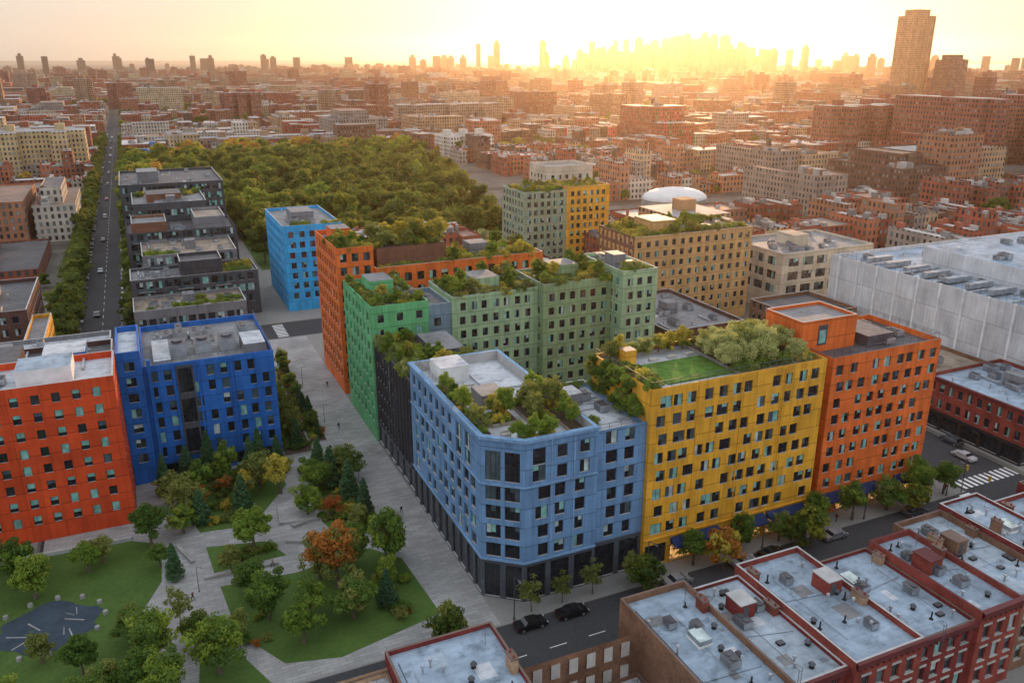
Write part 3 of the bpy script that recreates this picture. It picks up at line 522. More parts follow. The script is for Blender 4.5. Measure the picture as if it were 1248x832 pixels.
def awning(x0,x1,y,z,d=1.5):
    b=MB(); b.q([(x0,y-d,z-.9),(x1,y-d,z-.9),(x1,y,z),(x0,y,z)],'awning'); b.q([(x0,y-d,z-1.2),(x1,y-d,z-1.2),(x1,y-d,z-.9),(x0,y-d,z-.9)],'awning')
    b.q([(x0,y-d,z-.9),(x0,y,z),(x0,y,z-.9)],'awning'); b.q([(x1,y-d,z-.9),(x1,y,z-.9),(x1,y,z)],'awning'); b.tube((x0,y-d,z-1.1),(x0,y,z-1.1),.03,.03,'metal',4); b.obj('storefront_awning')
for x0,x1 in ((30,34.2),(34.8,39),(44,48.2),(48.8,56.5)): awning(x0,x1,-.12,4.6,1.7)
for i in range(38): tree(R.choice(['silver0','silver1','silver0','silver1']),R.uniform(41.5,56),R.uniform(3.4,15),29.5,R.uniform(.6,1.0))
garden(50,[(26.5,57,15.4,16.2),(26,27.4,1.3,13.8),(42.5,57,2.2,3.4)],29.4,.7,1.2,(1,2,3,0,2))
for x,y in ((27,15),(29,15.6),(31.5,15.6),(34,15.6),(36.5,15.4),(39,15.6),(41,15)): tree(R.choice(['olive0','gold0','silver0']),x,y,29.2,R.uniform(.4,.56),'rooftop_tree')
for i in range(80):
    tree('bush%d'%R.choice([0,0,1,2]),24.9-R.uniform(0,.5),R.uniform(2,17),24.3+R.random()**1.5*5.6,R.uniform(.5,.9),'climbing_vine')
b=MB()
orr=[(0,4.6,[(i*24.5/6+.4,(i+1)*24.5/6-.4,.4,3.8,4,'g_warm' if i%2 else 'g_dark') for i in range(6)])]
facade(b,(60.5,1),(85,1),0,29.3,orr+A(24.5,4.6,8,2.95,2.6,1.5,1.75,jit=.45,skip=.08),'w_orange',gl=YG); facade(b,(85,1),(85,17),0,29.3,A(16,4.6,8,2.95,2.6,1.45,1.65),'w_orange'); facade(b,(85,17),(60.5,17),0,29.3,A(24.5,3,8,3,2.7,1.4,1.7),'w_orange'); facade(b,(60.5,17),(60.5,1),0,29.3,[],'w_orange')
roofpara(b,60.5,85,1,17,29.3,1.,'r_dark','w_orange',cop='coping_dark')
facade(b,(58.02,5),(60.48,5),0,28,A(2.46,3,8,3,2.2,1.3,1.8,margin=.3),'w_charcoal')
bldg(b,58.5,70.5,6.5,15.5,34,'w_orange','r_grey',par=.6,z0=28.,spec=None); facade(b,(62,6.4),(64,6.4),29.5,33,[(29.5,33,[(.2,1.8,29.8,32.2,1)])],'w_dark',rec=.05)
b.box(72,78,5,14,28.3,30.2,'metal_dark','metal_dark'); clutter(b,71,84.5,2,16,28.3,14,61,False); rail(b,[(60.8,1.3),(84.7,1.3),(84.7,16.7)],29.3); b.obj('orange_front_apartment_building')
for x0,x1 in ((62,66.2),(70.,74.2),(78.5,82.5)): awning(x0,x1,.98,4.3,1.7)
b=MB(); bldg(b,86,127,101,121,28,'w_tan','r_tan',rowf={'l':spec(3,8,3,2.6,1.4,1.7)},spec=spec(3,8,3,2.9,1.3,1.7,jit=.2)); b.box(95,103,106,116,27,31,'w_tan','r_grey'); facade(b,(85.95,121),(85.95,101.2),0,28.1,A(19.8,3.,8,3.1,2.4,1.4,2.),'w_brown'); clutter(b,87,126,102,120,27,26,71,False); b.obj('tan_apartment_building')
garden(80,[(87,126,102,105),(87,94,102,120),(104,125,112,120)],27.1,.8,1.5,(0,1,2,3,3),20)
b=MB(); bldg(b,87,104,176,196,30,'w_greyolive','r_grey',spec=spec(3,9,2.95,2.6,1.5,1.8)); bldg(b,104.02,122,176,192,31,'w_yellow','r_grey',spec=spec(3,9,2.95,2.6,1.5,1.8)); bldg(b,106,126,196,212,36,'w_cream','r_grey',spec=spec(3,10,3,3,1.4,1.7)); clutter(b,88,121,177,190,29.5,16,72,False); b.obj('olive_and_yellow_apartment_building')
garden(60,[(88,121,177,191)],29.4,.8,1.5,(0,1,2,3),14)
b=MB(); bldg(b,138,175,99,125,19,'w_cream','r_grey',par=.8,spec=spec(5,3,4.3,5.6,4.,2.6,sill=1,k=4)); b.box(150,156,108,116,18.2,22,'w_cream','r_tan'); clutter(b,139,174,100,124,18.2,30,73,False); b.obj('white_factory_building')
b=MB(); bldg(b,134,215,-2,76,24,'w_white','r_silver',par=1,spec=None)
for k in range(12): b.box(133.6,133.98,2+k*6.4,2.5+k*6.4,0,24.2,'white_paint')
b.box(150,190,20,60,23,28,'w_white','r_silver'); b.box(140,148,8,22,23,26.5,'w_white','r_white'); clutter(b,136,149,0,75,23,40,74,False); clutter(b,150,212,61,75,23,20,79,False); clutter(b,151,189,21,59,28,14,81,False)
for k in range(7): b.box(138,146,30+k*6,31.6+k*6,23.4,24.6,'metal','metal')
for k in range(5): b.tube((135,24+k*10,23.6),(149,24+k*10,23.6),.3,.3,'metal',8)
rail(b,[(134.3,-1.5),(134.3,75.5)],24,2.); b.obj('white_warehouse')
b=MB(); bldg(b,110.5,133,-1,22,11.5,'b_red','r_silver',par=.8,spec=spec(4.2,2,3.4,2.2,1.1,1.9),shop=4.2,shopmat='black',warm=.25,cop='coping_brown'); band(b,[(110.5,22),(110.5,-1),(133,-1)],10.9,11.52,.4,'trim_red'); band(b,[(110.5,22),(110.5,-1),(133,-1)],3.6,4.25,.3,'black'); clutter(b,111,132,0,21,10.7,22,75); b.obj('corner_brick_building')
b=MB(); bldg(b,110.5,133,22.5,60,10,'b_brown','r_tan',spec=spec(4,2,3,2.4,1.1,1.8)); bldg(b,110.5,131,62,80,13,'b_brown','r_dark',spec=spec(4,3,3,2.4,1.1,1.8)); clutter(b,111,131,24,78,10,25,76); b.obj('brown_brick_building')
b=MB(); bldg(b,66.5,92,36,58,12,'b_brown','r_dark',spec=spec(3,3,3,2.4,1.1,1.8)); bldg(b,70,92,60,92,15,'b_dark','r_grey',spec=spec(3,3,3,2.4,1.1,1.8)); clutter(b,67,91,37,57,11,16,77); clutter(b,71,91,61,91,14,20,78); b.obj('brown_brick_building')
# low white fabric dome
b=MB(); n=28; m_=7
def dp(i,j): a=2*math.pi*i/n; e=math.pi/2*j/m_; return (222+18*math.cos(a)*math.cos(e),276+15*math.sin(a)*math.cos(e),5+5.5*math.sin(e))
for i in range(n):
    for j in range(m_): b.q([dp(i,j),dp(i+1,j),dp(i+1,j+1),dp(i,j+1)],'dome_skin')
    p,q=dp(i,0),dp(i+1,0); b.q([(p[0],p[1],0),(q[0],q[1],0),q,p],'concrete')
b.obj('white_fabric_dome')
# ------------------------------------------------------------------ foreground row houses
def rowhouse(x0,x1,y0,y1,h,wall,roof='r_silver',name='brick_row_house',seed=0,cop='coping_brown',par=.6):
    r=random.Random(seed); b=MB()
    W=spec(1.2,3,3.2,2.3,1.15,2.,sill=.6,k=1)
    bldg(b,x0,x1,y0,y1,h,wall,roof,par=par,rowf={'f':W,'b':W},sides='fb',frame='frame_light',cop=cop)
    band(b,[(x0+.05,y0),(x1-.05,y0)],h-.7,h+.03,.45,'trim_red')
    for k in range(int((x1-x0)/.9)): b.box(x0+.3+k*.9,x0+.5+k*.9,y0-.4,y0-.003,h-1.1,h-.72,'trim_red')
    for f in range(3):
        n=max(1,int((x1-x0-1.6+2.3-1.15)/2.3)); st=(x1-x0-(n-1)*2.3)/2
        for i in range(n):
            c=x0+st+i*2.3; z=1.2+f*3.2+2.6; b.box(c-.72,c+.72,y0-.1,y0-.003,z,z+.28,'frame_light'); b.box(c-.68,c+.68,y0-.14,y0-.003,z-2.12,z-2.0,'frame_light')
    z=h-par
    bx=r.uniform(x0+1.2,x1-3.6); by=r.uniform(y0+7,y1-6)
    if r.random()<.4: b.box(bx,bx+1.7,by,by+2.4,z,z+.9,'metal','g_pale'); b.box(bx-.08,bx+1.78,by-.08,by+2.48,z,z+.25,'white_paint')
    else:
        bw=r.uniform(1.8,2.8); b.box(bx,bx+bw,by,by+2.8,z,z+2.,r.choice((wall,'w_grey','w_cream')),roof); b.box(bx-.08,bx+bw+.08,by-.08,by+2.88,z+2.,z+2.12,cop); b.box(bx+.5,bx+1.3,by-.03,by-.005,z+.1,z+1.7,'metal_dark')
    for k in range(2):
        if r.random()<.3: continue
        cx=x0+.35 if k else x1-1.25; cy=r.uniform(y0+2,y1-3); hh=r.uniform(1.,2.2); cl=r.uniform(.9,2.)
        cm=r.choice(('b_chim','b_chim','b_brown','b_tan')); b.box(cx,cx+.8,cy,cy+cl,z,z+hh,cm); b.box(cx-.08,cx+.88,cy-.08,cy+cl+.08,z+hh,z+hh+.14,'coping_brown')
        for j in range(2): b.cyl(cx+.4,cy+.3+j*.6*cl,z+hh+.14,z+hh+.5,.13,.11,'b_chim',8)
    for k in range(int(r.uniform(9,15))):
        vx=r.uniform(x0+.8,x1-.9);vy=r.uniform(y0+1.5,y1-1.5); t=r.random()
        if t<.35: vent(b,vx,vy,z,r.uniform(.4,1.1))
        elif t<.65: b.cyl(vx,vy,z,z+r.uniform(.5,1.2),.10,.10,'black',8); b.cyl(vx,vy,z,z+.1,.3,.25,'black',8)
        elif t<.85: b.cyl(vx,vy,z,z+.5,.3,.3,'black',10); b.cyl(vx,vy,z+.5,z+.8,.42,.2,'metal_dark',10)
        else: b.box(vx,vx+.9,vy,vy+.7,z,z+.3,'black','metal_dark')
    for k in range(3):
        if r.random()<.65: ac(b,r.uniform(x0+1,x1-2.5),r.uniform(y0+3,y1-4),z,r.uniform(.9,1.5),1.2+r.random(),r.uniform(.8,1.2))
    b.tube((x0+1,y0+1,z+.12),(x0+1,y1-2,z+.12),.05,.05,'metal_dark',5); xx=r.uniform(x0+2,x1-2); b.tube((xx,y0+4,z+.1),(xx,y1-4,z+.1),.04,.04,'metal',5)
    yy=r.uniform(y0+4,y1-4); b.tube((x0+.5,yy,z+.1),(x1-1,yy+r.uniform(-2,2),z+.1),.025,.025,'black',4)
    for k in range(4):
        px,py=r.uniform(x0+.8,x1-3.5),r.uniform(y0+1,y1-4); b.box(px,px+r.uniform(1,2.6),py,py+r.uniform(1,3),z+.002+k*.003,z+.012+k*.004,r.choice(['r_white','r_grey','r_silver2','r_silver']))
    if r.random()<.5:
        p=(x1-2,y1-3); b.tube((*p,z),(*p,z+2.6),.03,.02,'metal_dark',4)
        for k in range(5): b.tube((p[0]-.5,p[1],z+1.4+k*.25),(p[0]+.5,p[1],z+1.4+k*.25),.015,.015,'metal_dark',4)
    return b.obj(name)
x=9.; i=0
wd=[9.5,8.,10.5,10.,7.5,9.5,8,9.5,8.5,9,8.]
walls=['b_brown','b_deepred','b_red','b_deepred','b_red','b_brown','b_deepred','b_red','b_deepred','b_red','b_brown']
for w,wl in zip(wd,walls):
    rowhouse(x,x+w-.03,-39.5+[0,.6,-.4,.5,0,.7,-.3,.4,0,.5,0][i],-19.2-[0,.8,0,2.6,3.,.4,0,1.5,0,1,0][i],11.7+[.6,-.4,.7,-.6,.7,.1,.9,-.3,.6,-.2,.2][i],wl,['r_silver','r_silver2','r_silver','r_silver'][i%4],seed=300+i,cop=['coping_brown','coping','coping','coping_brown','trim_red'][i%5],par=[.9,.5,.8,.5,.9][i%5])
    x+=w;i+=1
rowhouse(-20,-7,-40,-16.3,12,'b_deepred','r_silver',seed=200); rowhouse(-29,-20.1,-36,-17.6,10.4,'b_tan','r_white',seed=203)
rowhouse(-6.8,8.9,-44,-24,5.2,'b_brown','r_white',name='low_rear_building',seed=205)
def ladder(x,y,z,h):
    b=MB()
    for dx in (0,.45): b.tube((x+dx,y,z),(x+dx,y,z+h),.03,.03,'metal_dark',5)
    for k in range(int(h/.3)): b.tube((x,y,z+.15+k*.3),(x+.45,y,z+.15+k*.3),.02,.02,'metal_dark',4)
    for dx in (0,.45): b.tube((x+dx,y,z+h),(x+dx,y+.7,z+h),.03,.03,'metal_dark',5)
    b.obj('roof_ladder')
ladder(19,-39.1,9.5,4.); ladder(40,-39.8,9.5,3.6)
# ------------------------------------------------------------------ cars
def car_mesh(name,col,suv=False):
    m,nt,bs=newmat('car_paint_'+name); bs.inputs['Base Color'].default_value=(*col,1); bs.inputs['Roughness'].default_value=.3; bs.inputs['Metallic'].default_value=.3; bs.inputs['Coat Weight'].default_value=.6; M['cp_'+name]=m
    b=MB(); p='cp_'+name; H=1.72 if suv else 1.45
    prof=[(-2.3,.38),(-2.32,.75),(-2.15,.98),(-1.2 if not suv else -1.9,1.02),( -.75 if not suv else -1.7,H-.04),(-.1,H),(.75,H-.06),(1.35,1.),(2.1,.86),(2.3,.65),(2.3,.36)]
    hw=lambda z:.92 if z<1.03 else .92-(z-1.03)*.38
    n=len(prof)
    for i in range(n-1):
        (x0,z0),(x1,z1)=prof[i],prof[i+1]; g=p
        if (z0<1.1<z1 and x1<0) or (z1<1.1<z0 and x0>0 and i==6): g='g_dark'
        b.q([(x0,-hw(z0),z0),(x1,-hw(z1),z1),(x1,hw(z1),z1),(x0,hw(z0),z0)],g)
    for s in(-1,1):
        b.q([(x,s*hw(z),z) for x,z in prof],p)
        xa,xb=(prof[3][0]+.12,1.2)
        b.q([(xa,s*(.925),1.06),(prof[4][0]+.08,s*(hw(H)+.012),H-.12),(.68,s*(hw(H)+.012),H-.12),(xb,s*.925,1.06)],'g_dark')
        for wx in(-1.45,1.42):
            k=12; P=[(wx+.34*math.cos(2*math.pi*j/k),.34+.34*math.sin(2*math.pi*j/k)) for j in range(k)]
            b.q([(x,s*.95,z) for x,z in P],'rubber')
            for j in range(k): a,c=P[j],P[(j+1)%k]; b.q([(a[0],s*.95,a[1]),(c[0],s*.95,c[1]),(c[0],s*.7,c[1]),(a[0],s*.7,a[1])],'rubber')
            b.q([(wx+.2*math.cos(2*math.pi*j/8),s*.956,.34+.2*math.sin(2*math.pi*j/8)) for j in range(8)],'metal')
        b.box(2.26,2.32,s*.75-.15,s*.75+.15,.62,.78,'white_paint'); b.box(-2.36,-2.31,s*.75-.13,s*.75+.13,.75,.92,'tail_red')
    return b.data('car_'+name)
CARS=[car_mesh('white',(.6,.6,.6)),car_mesh('black',(.015,.015,.018)),car_mesh('silver',(.3,.32,.34)),car_mesh('grey',(.08,.09,.10),True),car_mesh('red',(.25,.02,.02)),car_mesh('navy',(.02,.04,.12),True),car_mesh('bone',(.3,.29,.26),True)]
def car(x,y,h=0,k=None): place('parked_car',CARS[R.choice([0,1,1,2,3,3,4,5,6,1]) if k is None else k],x,y,.01,1,h)
for x in (3.5,10,28,40.5,46,59,77.5): car(x,-5.3,0,1 if x<12 else R.choice([1,3,2]))
for x in (-40,-26,-19,9,21.5,62,75): car(x,-15.6,math.pi)
for x,y,h in ((118,-8,0),(104,6,math.pi/2),(97,20,-math.pi/2),(132,-5,0),(146,-5,0)): car(x,y,h)
for y in range(104,900,1):
    if y%7==0 and R.random()<.6:
        if not 134<y<156: car(-47.3,y,math.pi/2)
    if y%7==3 and R.random()<.6 and not 134<y<156: car(-59.4,y,-math.pi/2)
    if y%61==0: car(-55,y,-math.pi/2)
for y in range(12,420,7):
    if R.random()<.5: car(94.3,y,-math.pi/2)
    if R.random()<.5: car(107.8,y,math.pi/2)
lb=MB(); lb.tube((0,0,0),(0,0,7),.1,.06,'metal_dark',8); lb.cyl(0,0,0,.6,.18,.12,'metal_dark',8); lb.tube((0,0,7),(0,-1.6,7.5),.05,.04,'metal_dark',6); lb.box(-.14,.14,-2.2,-1.5,7.42,7.55,'metal','metal_dark'); LM=lb.data('street_lamp')
for x in (2,24,46,68,88): place('street_lamp',LM,x,-3.1,KZ,1,0)
for y in (110,160,200,240): place('street_lamp',LM,-45.3,y,KZ,1,-math.pi/2)
for x,y in ((-8,20),(-8,45),(-8,75),(-8,100),(-38,22),(-28,36)): place('plaza_lamp',LM,x,y,KZ,.6)
tl=MB(); tl.tube((0,0,0),(0,0,5.6),.1,.07,'metal_dark',8); tl.tube((0,0,5.4),(0,-5,5.8),.06,.05,'metal_dark',6)
for yy in (-.3,-4.8):
    tl.box(-.17,.17,yy-.17,yy+.17,4.5,5.5,'signal_yellow',bottom=True)
    for k,cm in enumerate(('tail_red','signal_yellow','leaf_green')): tl.box(-.20,-.172,yy-.11,yy+.11,5.2-k*.3,5.4-k*.3,cm)
TL=tl.data('traffic_light'); place('traffic_light',TL,91.6,-3.3,KZ,1,0); place('traffic_light',TL,110.6,-17.6,KZ,1,math.pi)
def person(x,y,rz,coat,stride=.22,s=1.):
    J=[(0,0,.93),(0,0,1.15),(0,0,1.40),(0,0,1.52),(0,.02,1.66), (-.10,0,.90),(-.11,stride,.50),(-.11,stride*.9,.08),(-.11,stride*.9+.14,.04), (.10,0,.90),(.11,-stride*.5,.50),(.11,-stride*1.3,.10),(.11,-stride*1.3+.13,.04), (-.20,0,1.38),(-.25,-stride*.6,1.12),(-.25,-stride*.6+.14,.88), (.20,0,1.38),(.25,stride*.5,1.12),(.25,stride*.5+.16,.90)]
    E=[(0,1),(1,2),(2,3),(3,4),(0,5),(5,6),(6,7),(7,8),(0,9),(9,10),(10,11),(11,12),(2,13),(13,14),(14,15),(2,16),(16,17),(17,18)]
    rad=[.15,.14,.16,.06,.105,.10,.07,.045,.04,.10,.07,.045,.04,.07,.05,.035,.07,.05,.035]
    me=bpy.data.meshes.new('pedestrian'); me.from_pydata(J,E,[]); o=bpy.data.objects.new('pedestrian',me); scn.collection.objects.link(o)
    o.location=(x,y,KZ+.01); o.rotation_euler=(0,0,rz); o.scale=(s,s,s)
    o.modifiers.new('skin','SKIN')
    for i,r_ in enumerate(rad): me.skin_vertices[0].data[i].radius=(r_,r_*.8)
    me.skin_vertices[0].data[0].use_root=True
    o.modifiers.new('sub','SUBSURF').levels=1
    dg=bpy.context.evaluated_depsgraph_get(); m2=bpy.data.meshes.new_from_object(o.evaluated_get(dg)); o.modifiers.clear(); o.data=m2
    for n in (coat,'jacket_dark','skin','hair'): m2.materials.append(M[n])
    for p in m2.polygons:
        c=p.center; p.material_index=3 if c.z>1.68 or (c.z>1.6 and c.y<-.0) else 2 if c.z>1.48 or (abs(c.x)>.2 and c.z<.93) else 0 if c.z>.88 else 1; p.use_smooth=True
PED=[(-5,30,0),(-4,31.2,0.2),(-6,70,3.1),(-39,20,1.),(-27,24,4),(-3,95,3.),(40,-2,1.6),(63,-1.8,-1.6),(27,-1.9,1.5),(-10,60,2.),(-41,44,0.5),(89,-2,1.2),(54,-2.1,1.6)]
for i,(x,y,rz) in enumerate(PED): person(x,y,rz,('jacket_light','jacket_dark','awning','trim_red')[i%4],.2,R.uniform(.95,1.06))
# ------------------------------------------------------------------ plaza & street trees
for k,x,y,s in [('green0',-44,38,.8),('olive0',-38,44,.85),('pine0',-37,58.5,.75),('pine1',-33,59,.8),('pine0',-24,58.5,.75),('olive1',-40,50,.7),('green1',-30,54,.75),('bright0',-29,29.5,1.),('gold0',-22,47,.85),('olive0',-25,50,.9),
 ('bright1',-19,37,.75),('pine0',-13,46,.85),('pine1',-11,40,.85),('pine0',-14,52,.8),('green2',-10,47,.85),('pine1',-10,33,.65),('autumn0',-19,14.5,1.1),('green0',-15.5,19,.9),('green1',-11,16,.9),('bright0',-9,19,.65),('pine0',-13.5,7,.65),
 ('green2',-18.5,6.5,.8),('bright1',-26,4,.8),('green3',-29.5,11,.85),('green0',-31,18,.7),('olive1',-33,25,.5),('bright0',-60,30,.85),('olive0',-58,14,.6),('green2',-47,14,.65),('green3',-44.5,7,.8),('green1',-46,2,.75),('bright1',-37,2.5,1.),
 ('olive0',-66,40,.6),('green2',-50,4,.65),('thin0',-41,14,.9),('pine1',-41,27,.6),('olive1',-12,29,.6),('thin0',-34,6,.9),('pine1',-36,42,.7),('pine0',-29,43,.75),('bright0',-70,12,.8),('green3',-72,30,.8),('autumn0',-36,47,.55),
 ('pine0',-41,55,.7),('green1',-35,50,.75),('bright1',-39,40,.65),('pine1',-26,54,.75),('autumn0',-15,35,.5),('green3',-16,45,.75),('gold0',-28,47,.65),('bright0',-53,34,.6),('pine1',-21,55,.7),('green3',-24,9,.6),('olive0',-21,18,.65),
 ('green3',-43,-1,.7),('green0',-53,9,.6),('green2',-39,9,.55),('bright0',-12,12,.55),('autumn0',-31,51,.45),('green0',-43,31,.5),('green1',-62,36,.7),('olive1',-51,36,.55),('green0',-52,-1,.75),('bright1',-60,3,.7)]:
    tree(k,x,y,G,s*1.2)
for l,n in (((-40,-21,50,60),40),((-36,-28,39,50),22),((-17,-9,28,54),50),((-34,-26,27,31),8),((-14,-9,2,20),12),((-18,-13.5,63,111),60),((-12.3,-9.8,67,111),40),((-34,-28,2,20),8)):
    for i in range(n): tree('bush%d'%(R.choice([0,0,1,2,3]) if R.random()<.93 else 4),R.uniform(l[0],l[1]),R.uniform(l[2],l[3]),G+.05,R.uniform(.5,1.))
for y in range(65,112,5): tree(R.choice(['green0','pine0','olive0','green1','pine1']),-16+R.uniform(-.6,.6),y,G,R.uniform(.65,.9)); tree(R.choice(['green0','pine1','green2']),-11+R.uniform(-.3,.3),y+3,G,R.uniform(.4,.6))
for x,k,s in ((5,'thin0',.95),(10,'thin0',.9),(15,'thin0',1.),(22,'olive0',.6),(33,'green0',.76),(42,'green1',.7),(50,'green2',.6),(57.5,'green3',.8),(66,'green1',.8),(74,'green2',.9),(81,'green3',.95),(88,'green0',.8),(-8,'thin0',1.)): tree(k,x,-2.4,KZ,s)
for x in range(-40,90,9):
    if R.random()<.5: tree(R.choice(['thin0','green0']),x,-17.9,KZ,.6)
for i in range(30): tree(R.choice(['green0','green1','bright0','olive0','gold0']),R.uniform(19,62),R.uniform(22,54),KZ,R.uniform(.9,1.5))
for y in range(106,800,7):
    if R.random()<.85: tree(R.choice(['far0','far1','far2']),-62.3,y,0,R.uniform(.65,.95),'avenue_tree')
    if R.random()<.85 and not(134<y<156): tree(R.choice(['far0','far1','far3']),-44.8,y,0,R.uniform(.5,.7) if y<330 else R.uniform(.6,.95),'avenue_tree')
# ------------------------------------------------------------------ park forest
fp=bpy.data.objects.new('park_forest',None); scn.collection.objects.link(fp)
n=0
while n<860:
    x=R.uniform(-42,175);y=R.uniform(222,606)
    if x<0 and y<345: continue
    if x>105+(y-222)*.2: continue
    if 75<x and y<232: continue
    edge=(y>545) or x<-22
    k=R.choice(['far0','far1','far1','far2','far0','far3','far1'] if not edge else ['far3','far4','far2','far4','far5']); tree(k,x,y,0,R.uniform(.6,1.5),'forest_tree',parent=fp); n+=1
sheet('park_lawn',[(-44,345),(0,345),(0,222),(110,222),(185,604),(-44,604)],.14,'grass')
# ------------------------------------------------------------------ generic city
WALL=[(.30,.075,.045),(.36,.10,.055),(.25,.075,.045),(.22,.105,.065),(.40,.25,.14),(.46,.34,.21),(.28,.23,.19),(.14,.07,.05),(.46,.40,.33),(.38,.13,.07),(.33,.09,.05),(.36,.16,.09)]
ROOF=[(.34,.34,.34),(.42,.39,.36),(.22,.21,.205),(.10,.095,.095),(.31,.25,.20),(.52,.49,.46),(.16,.14,.13),(.24,.15,.12),(.28,.19,.14)]
EX=[(-46,93,-4,152),(-46,19,152,335),(-46,0,300,345),(-46,185,218,608),(60,135,98,124),(79,128,172,218),(109,220,-4,128),(-120,-46,-4,162),(19,60,152,155),(198,246,256,296)]
def vis(x,y,m=60):
    dx,dy=x-CX,y-CY; yaw=math.radians(24.2); fw=dx*math.sin(yaw)+dy*math.cos(yaw); rt=dx*math.cos(yaw)-dy*math.sin(yaw)
    return fw>40 and abs(rt)<fw*.66+m
cb=MB(); r2=random.Random(99)
def cbox(x0,x1,y0,y1,z0,z1,wc,rc,wm='city_wall',par=.7,lod=0):
    off=r2.uniform(0,40)
    for (a,c) in (((x0,y0),(x1,y0)),((x1,y0),(x1,y1)),((x1,y1),(x0,y1)),((x0,y1),(x0,y0))):
        L=math.hypot(c[0]-a[0],c[1]-a[1]); cb.q([(*a,z0),(*c,z0),(*c,z1),(*a,z1)],wm,[(off,0),(off+L,0),(off+L,z1-z0),(off,z1-z0)],wc)
    zr=z1-par if lod==0 else z1
    cb.q([(x0,y0,zr),(x1,y0,zr),(x1,y1,zr),(x0,y1,zr)],'city_roof',None,rc)
def tank(x,y,z):
    for dx,dy in ((-1,-1),(1,-1),(1,1),(-1,1)): cb.box(x+dx-.1,x+dx+.1,y+dy-.1,y+dy+.1,z-.8,z+2.4,'city_plain',None,(.08,.07,.06))
    cb.cyl(x,y,z+2.4,z+5.6,1.7,1.6,'city_plain',10,True,(.16,.10,.07)); cb.cyl(x,y,z+5.6,z+6.9,1.8,.1,'city_plain',10,False,(.10,.08,.07))
def hit(x0,x1,y0,y1): return any(x0<e[1] and x1>e[0] and y0<e[3] and y1>e[2] for e in EX)
xb=[(-480,-275),(-260,-62),(-45,92)]; x=109.5
while x<5200: xb.append((x,x+190)); x+=206
yb=[(-3,62),(76,138)]; y=152
while y<5600: yb.append((y,y+62)); y+=77
trees_far=[]
